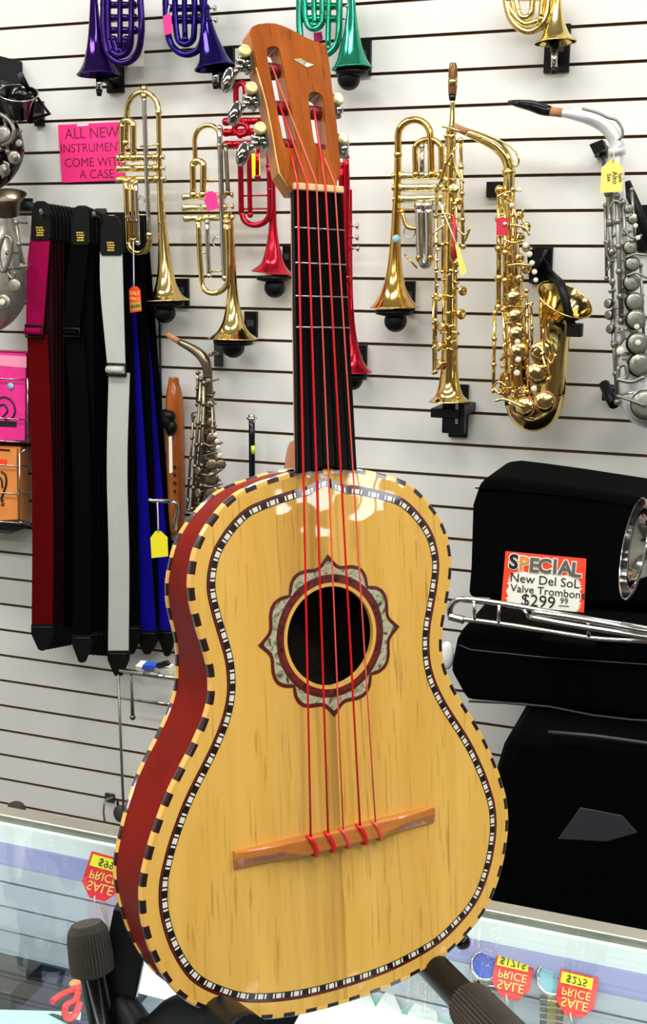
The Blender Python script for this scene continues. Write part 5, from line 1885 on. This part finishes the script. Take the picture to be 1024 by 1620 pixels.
def qp(a, b, lift=.0006):
    """point of the card, a across and b down, 0 to 1"""
    p = q[0].lerp(q[1], a).lerp(q[3].lerp(q[2], a), b)
    return p + Vector((0, -lift, 0))


N = 84
star = []
for i in range(N):
    a = 2 * PI * i / N
    ca, sa = math.cos(a), math.sin(a)
    k = .93 if i % 2 else 1.0
    star.append(qp(.51 + .46 * k * math.copysign(abs(ca) ** .35, ca), .66 + .36 * (1 if sa < 0 else .95) * k * math.copysign(abs(sa) ** .5, sa)))
MB().prism(star, (0, .0004, 0)).build('white_burst', M['cream'], sg)
ux = (q[1] - q[0]).normalized()
uy = (q[0] - q[3]).normalized()
s = pxm(q[0])
wd = 'SPECIAL'
for k, ch in enumerate(wd):
    c = qp(.115 + k * .128, .17 + .05 * (k / 6) + .015 * math.sin(k), .0012)
    lettering(ch, 31 * s, mtx_from(c, ux, uy), M['cream'], sg, 'letter_outline', .0002, .0034)
    lettering(ch, 31 * s, mtx_from(c + Vector((0, -.0006, 0)), ux, uy), M['blackink'] if k == 0 else (M['orangepack'] if k == 1 else M['keysilver']), sg, 'letter', .0003, .0016)
lettering('New Del SoL', 20 * s, mtx_from(qp(.51, .44, .0014), ux, uy), M['blackink'], sg, 'handwriting', .0003)
lettering('Valve Trombone', 17.5 * s, mtx_from(qp(.56, .62, .0014), ux, uy), M['blackink'], sg, 'handwriting', .0003)
lettering('$299', 27 * s, mtx_from(qp(.45, .80, .0014), ux, uy), M['blackink'], sg, 'handwriting', .0003)
lettering('99', 13 * s, mtx_from(qp(.76, .76, .0014), ux, uy), M['blackink'], sg, 'handwriting', .0003)
MB().tube([qp(.70, .84, .0014), qp(.82, .84, .0014)], .0007, 6).build('underline', M['blackink'], sg)

# valve trombone
YT = YL - .06
tb = thing('valve_trombone', 'silver valve trombone lying before the black cases', 'trombone', at(900, 990, YT))


def ttube(nm, pts, r, mt, Y=YT, n=5):
    P = [Vector(p) for p in spline([tuple(at(x, y, Y)) for x, y in pts], n)] if len(pts) > 2 else [at(x, y, Y) for x, y in pts]
    return MB().tube(P, r, 12).build(nm, mt, tb)


ttube('main_slide', [(1090, 1012), (1024, 995), (900, 974), (800, 956), (740, 948), (722, 950), (713, 960), (712, 972), (718, 979), (735, 980)], .0058, M['nickel'])
ttube('slide_tube', [(722, 978), (800, 988), (900, 1004), (950, 1011), (1024, 1015), (1090, 1020)], .0050, M['nickel'])
ttube('slide_crook', [(711, 975), (722, 978), (734, 981)], .0080, M['nickel'])
ttube('valve_tube', [(842, 968), (900, 976), (1000, 994), (1090, 1010)], .0056, M['nickel'], YT - .03)
ttube('valve_tube', [(838, 976), (900, 988), (1000, 1004), (1090, 1018)], .0062, M['nickel'], YT - .03)
for a, b in (((750, 950), (751, 980)), ((790, 957), (789, 985)), ((931, 985), (932, 1006)), ((829, 964), (838, 978))):
    ttube('brace', [a, b], .0032, M['nickel'], YT - .004)
bc = at(1003, 868, YT - .10)
ax = Vector((-.91, -.27, .15)).normalized()
R = .070
mb = MB().lathe([(.014, .20), (.017, .13), (.026, .075), (.040, .035), (.062, .010), (R + .018, 0), (R + .016, .001), (.060, .012), (.038, .037), (.022, .077), (.014, .13)], bc, -ax, 36)
mb.build('bell', M['tuner'], tb)
x_, y_, _ = frame_to(ax)
MB().tube([bc + (x_ * math.cos(a) + y_ * math.sin(a)) * (R + .018) for a in [2 * PI * k / 40 for k in range(40)]], .002, 6, closed=True).build('bell_rim', M['chrome'], tb)
MB().tube([bc - ax * .2, bc - ax * .28 + Vector((0, 0, -.02)), at(1090, 1012, YT)], [.013, .011, .006], 12).build('bell_stem', M['keysilver'], tb)
for z in (0,):
    MB().box(at(900, 1018, YT + .03), (.05, .02, .006)).build('rest', M['cloth'], tb)
mo = thing('round_mirror', 'small white oval disc tucked behind the right edge of the guitar', 'disc', at(708, 1040, WALL - .45))
MB().ball(at(707, 1037, WALL - .45), .030, (.52, .25, 1)).build('disc_body', M['white'], mo)
MB().tube([at(707, 1037, WALL - .45), at(707, 1037, WALL)], .004, 8).build('stem', M['blackpl'], mo)

# ---------------------------------------------------------------- inside the counter


def lay(px, py, z):
    return atz(px, py, z)


lp = thing('lamp_tube', 'bright white fluorescent tube lamp inside the glass counter', 'lamp', lay(260, 1560, .86))
a, b = lay(198, 1546, .86), lay(198, 1546, .86) + Vector((.52, 0, 0))
MB().tube([a, b], .014, 16).build('glass_tube', M['tube'], lp)
MB().tube([a - Vector((.016, 0, 0)), a], .0155, 14).build('end_cap', M['keysilver'], lp)
MB().tube([b, b + Vector((.016, 0, 0))], .0155, 14).build('end_cap', M['keysilver'], lp)
ld = bpy.data.lights.new('extra_case_light', 'AREA')
ld.shape = 'RECTANGLE'
ld.size, ld.size_y, ld.energy = 0.5, 0.03, 3.0
lo = bpy.data.objects.new('extra_case_light', ld)
lo.location = (a + b) / 2 + Vector((0, -.016, -.016))
lo.rotation_euler = (math.radians(-40), 0, 0)
col.objects.link(lo)
MB().box((a + b) / 2 + Vector((0, .022, 0)), (.29, .004, .02)).build('lamp_mount', M['whiterail'], lp)
MB().tube([a, lay(160, 1430, .95)], .0015, 6).build('hanging_wire', M['keysilver'], lp)

SZ = SH + .001


def facing(px, py, z, w, h, name, label, cat, mt, tilt=.9):
    """small thing standing on the shelf, leaning back; returns root, centre, right, up"""
    c = lay(px, py, z)
    d = (c - EYE)
    d.z = 0
    d.normalize()
    rgt = Vector((d.y, -d.x, 0))
    up = (Vector((0, 0, 1)) * math.cos(tilt) + d * math.sin(tilt)).normalized()
    t = thing(name, label, cat, c)
    return t, c, rgt, up


def reflected_saletag(px, py, ang, label, price, z=.897, tilt=.9):  # solid card with flipped lettering, stands in for a tag's reflection
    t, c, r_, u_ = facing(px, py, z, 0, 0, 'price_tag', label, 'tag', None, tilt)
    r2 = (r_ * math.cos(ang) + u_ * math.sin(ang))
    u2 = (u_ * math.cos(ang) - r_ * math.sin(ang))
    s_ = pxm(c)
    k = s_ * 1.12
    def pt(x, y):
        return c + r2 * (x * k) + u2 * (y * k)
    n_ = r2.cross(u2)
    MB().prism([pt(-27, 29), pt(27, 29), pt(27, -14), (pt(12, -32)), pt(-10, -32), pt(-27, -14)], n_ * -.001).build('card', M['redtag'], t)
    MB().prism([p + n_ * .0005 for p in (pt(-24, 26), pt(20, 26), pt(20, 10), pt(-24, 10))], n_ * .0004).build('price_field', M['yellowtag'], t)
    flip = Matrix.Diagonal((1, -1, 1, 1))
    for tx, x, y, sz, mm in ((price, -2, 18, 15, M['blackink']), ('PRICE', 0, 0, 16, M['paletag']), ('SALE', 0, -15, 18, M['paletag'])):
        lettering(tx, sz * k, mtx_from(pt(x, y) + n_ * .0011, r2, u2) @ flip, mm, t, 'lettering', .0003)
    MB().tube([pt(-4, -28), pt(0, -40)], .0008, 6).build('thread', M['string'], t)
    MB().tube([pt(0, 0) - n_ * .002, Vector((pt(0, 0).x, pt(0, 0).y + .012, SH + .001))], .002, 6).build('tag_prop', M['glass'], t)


reflected_saletag(811, 1544, -.12, 'reflected red sale price tag between the two wrist watches in the counter', '$1715')
reflected_saletag(912, 1572, -.1, 'reflected red sale price tag right of the gold and silver watch', '$275')
reflected_saletag(164, 1387, -.35, 'reflected pink red sale tag in the glass left of the guitar', '$99', .925, .35)


def watch(px, py, label, face, link, link2, scale=1.0):  # solid watch that stands in for a reflected one
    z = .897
    t, c, r_, u_ = facing(px, py, z, 0, 0, 'reflected_watch', label, 'watch', None, .7)
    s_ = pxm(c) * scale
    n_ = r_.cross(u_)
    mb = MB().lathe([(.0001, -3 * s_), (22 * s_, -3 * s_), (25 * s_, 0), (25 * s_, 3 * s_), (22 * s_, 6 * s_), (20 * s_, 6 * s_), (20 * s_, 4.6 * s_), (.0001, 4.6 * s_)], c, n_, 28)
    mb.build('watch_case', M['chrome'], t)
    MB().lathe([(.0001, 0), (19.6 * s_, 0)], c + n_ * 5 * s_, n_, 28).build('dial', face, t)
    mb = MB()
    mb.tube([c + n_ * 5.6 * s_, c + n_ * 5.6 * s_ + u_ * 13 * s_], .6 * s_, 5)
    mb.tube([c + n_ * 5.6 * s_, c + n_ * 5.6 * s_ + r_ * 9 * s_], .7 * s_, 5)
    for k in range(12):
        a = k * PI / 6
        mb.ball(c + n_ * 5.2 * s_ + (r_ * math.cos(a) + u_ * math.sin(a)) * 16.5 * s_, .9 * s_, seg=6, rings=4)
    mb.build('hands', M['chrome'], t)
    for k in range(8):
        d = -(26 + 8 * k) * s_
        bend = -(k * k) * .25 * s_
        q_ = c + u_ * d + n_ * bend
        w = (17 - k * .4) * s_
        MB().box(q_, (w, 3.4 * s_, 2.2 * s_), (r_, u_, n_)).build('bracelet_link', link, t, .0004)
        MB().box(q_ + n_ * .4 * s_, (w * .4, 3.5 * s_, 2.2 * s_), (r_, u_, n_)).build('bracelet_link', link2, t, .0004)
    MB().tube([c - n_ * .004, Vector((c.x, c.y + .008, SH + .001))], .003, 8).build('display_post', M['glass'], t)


watch(768, 1528, 'reflected silver wrist watch with blue face left of the red sale tag', M['bluecard'], M['chrome'], M['keysilver'], 1.0)
watch(876, 1548, 'reflected two tone wrist watch with gold links and a silver blue dial', M['sticker'], M['chrome'], M['pale'], 1.15)


def card(px, py, z, w, h, ang, mt, name, label, cat, th=.002, tilt=1.2):
    t, c, r_, u_ = facing(px, py, z, w, h, name, label, cat, mt, tilt)
    s_ = pxm(c)
    r2 = (r_ * math.cos(ang) + u_ * math.sin(ang))
    u2 = (u_ * math.cos(ang) - r_ * math.sin(ang))
    n_ = r2.cross(u2)
    MB().box(c, (w * s_ / 2, h * s_ / 2, th), (r2, u2, n_)).build('sheet', mt, t, .0005)
    return t, c, r2, u2, n_, s_


t, c, r2, u2, n_, s_ = card(1000, 1602, SH + .02, 76, 60, -.12, M['bluecard'], 'blue_packet', 'shiny blue packet with pink round badge at the lower right corner', 'packet')
mb = MB()
disc(mb, c + n_ * .003 - r2 * .004 - u2 * .008, 15 * s_, .0015, n_)
mb.build('round_badge', M['pinkwrap'], t)
card(1016, 1572, SH + .03, 22, 18, -.1, M['neon'], 'price_label', 'small neon yellow label at the right edge above the blue packet', 'label')
card(645, 1600, SH + .01, 150, 90, -.2, M['mint'], 'display_card', 'pale mint card lying under the white stands below the guitar', 'card')
card(60, 1618, SH + .01, 130, 40, -.2, M['mint'], 'display_card', 'pale mint card at the lower left corner in the counter', 'card')
card(560, 1420 + 180, SH + .012, 70, 40, .4, M['white'], 'display_card', 'white card left of the white triangular stands below the guitar', 'card')
for (px, py, sz, lb) in ((640, 1572, 34, 'rear white triangular jewelry stand below the guitar'), (612, 1600, 44, 'left white triangular jewelry stand below the guitar'), (668, 1604, 46, 'right white triangular jewelry stand by the stand arm')):
    c = lay(px, py, SH + .016)
    s_ = pxm(c)
    d = (c - EYE)
    d.z = 0
    d.normalize()
    r_ = Vector((d.y, -d.x, 0))
    t = thing('jewelry_stand', lb, 'stand', c)
    pa = [c - r_ * sz * .5 * s_, c + r_ * sz * .55 * s_, c + r_ * sz * .1 * s_ + d * sz * .9 * s_ + Vector((0, 0, .018))]
    MB().prism(pa, (0, 0, -.015)).build('wedge', M['white'], t, .001)
bx = thing('black_box', 'small black box at the lower left inside the counter', 'box', lay(20, 1570, SH))
c = lay(6, 1560, SH + .02)
MB().box(c, (.035, .035, .02)).build('box_body', M['blackgl'], bx, .001)
MB().box(c + Vector((.0, -.036, 0)), (.012, .001, .012)).build('blue_label', M['bluecard'], bx)
fz = lay(70, 1575, SH - .03)
nv = thing('felt_tray', 'navy felt tray at the lower left inside the counter', 'tray', lay(80, 1570, SH))
c = lay(95, 1580, SH + .004)
MB().box(c, (.10, .045, .003)).build('tray_base', M['navy'], nv, .001)
mb = MB()
for sx_, sy_, hx, hy in ((0, .045, .10, .002), (0, -.045, .10, .002), (.10, 0, .002, .045), (-.10, 0, .002, .045)):
    mb.box(c + Vector((sx_, sy_, .005)), (hx, hy, .006))
mb.build('tray_rim', M['navy'], nv)
rbn = thing('red_ribbon_tag', 'red looped ribbon tag on the navy tray beside the foam grip', 'ribbon', lay(115, 1600, SH + .01))
P = [lay(x, y, SH + .018) for x, y in ((82, 1585), (98, 1574), (116, 1566), (124, 1556), (120, 1582), (104, 1592), (106, 1610), (118, 1606), (126, 1588))]
MB().tube(spline([tuple(p) for p in P], 5), .0045, 8).build('loop', M['redtag'], rbn)
MB().ball(lay(119, 1556, SH + .02), .008, (1, 1, .5)).build('orange_knot', M['orangepack'], rbn)
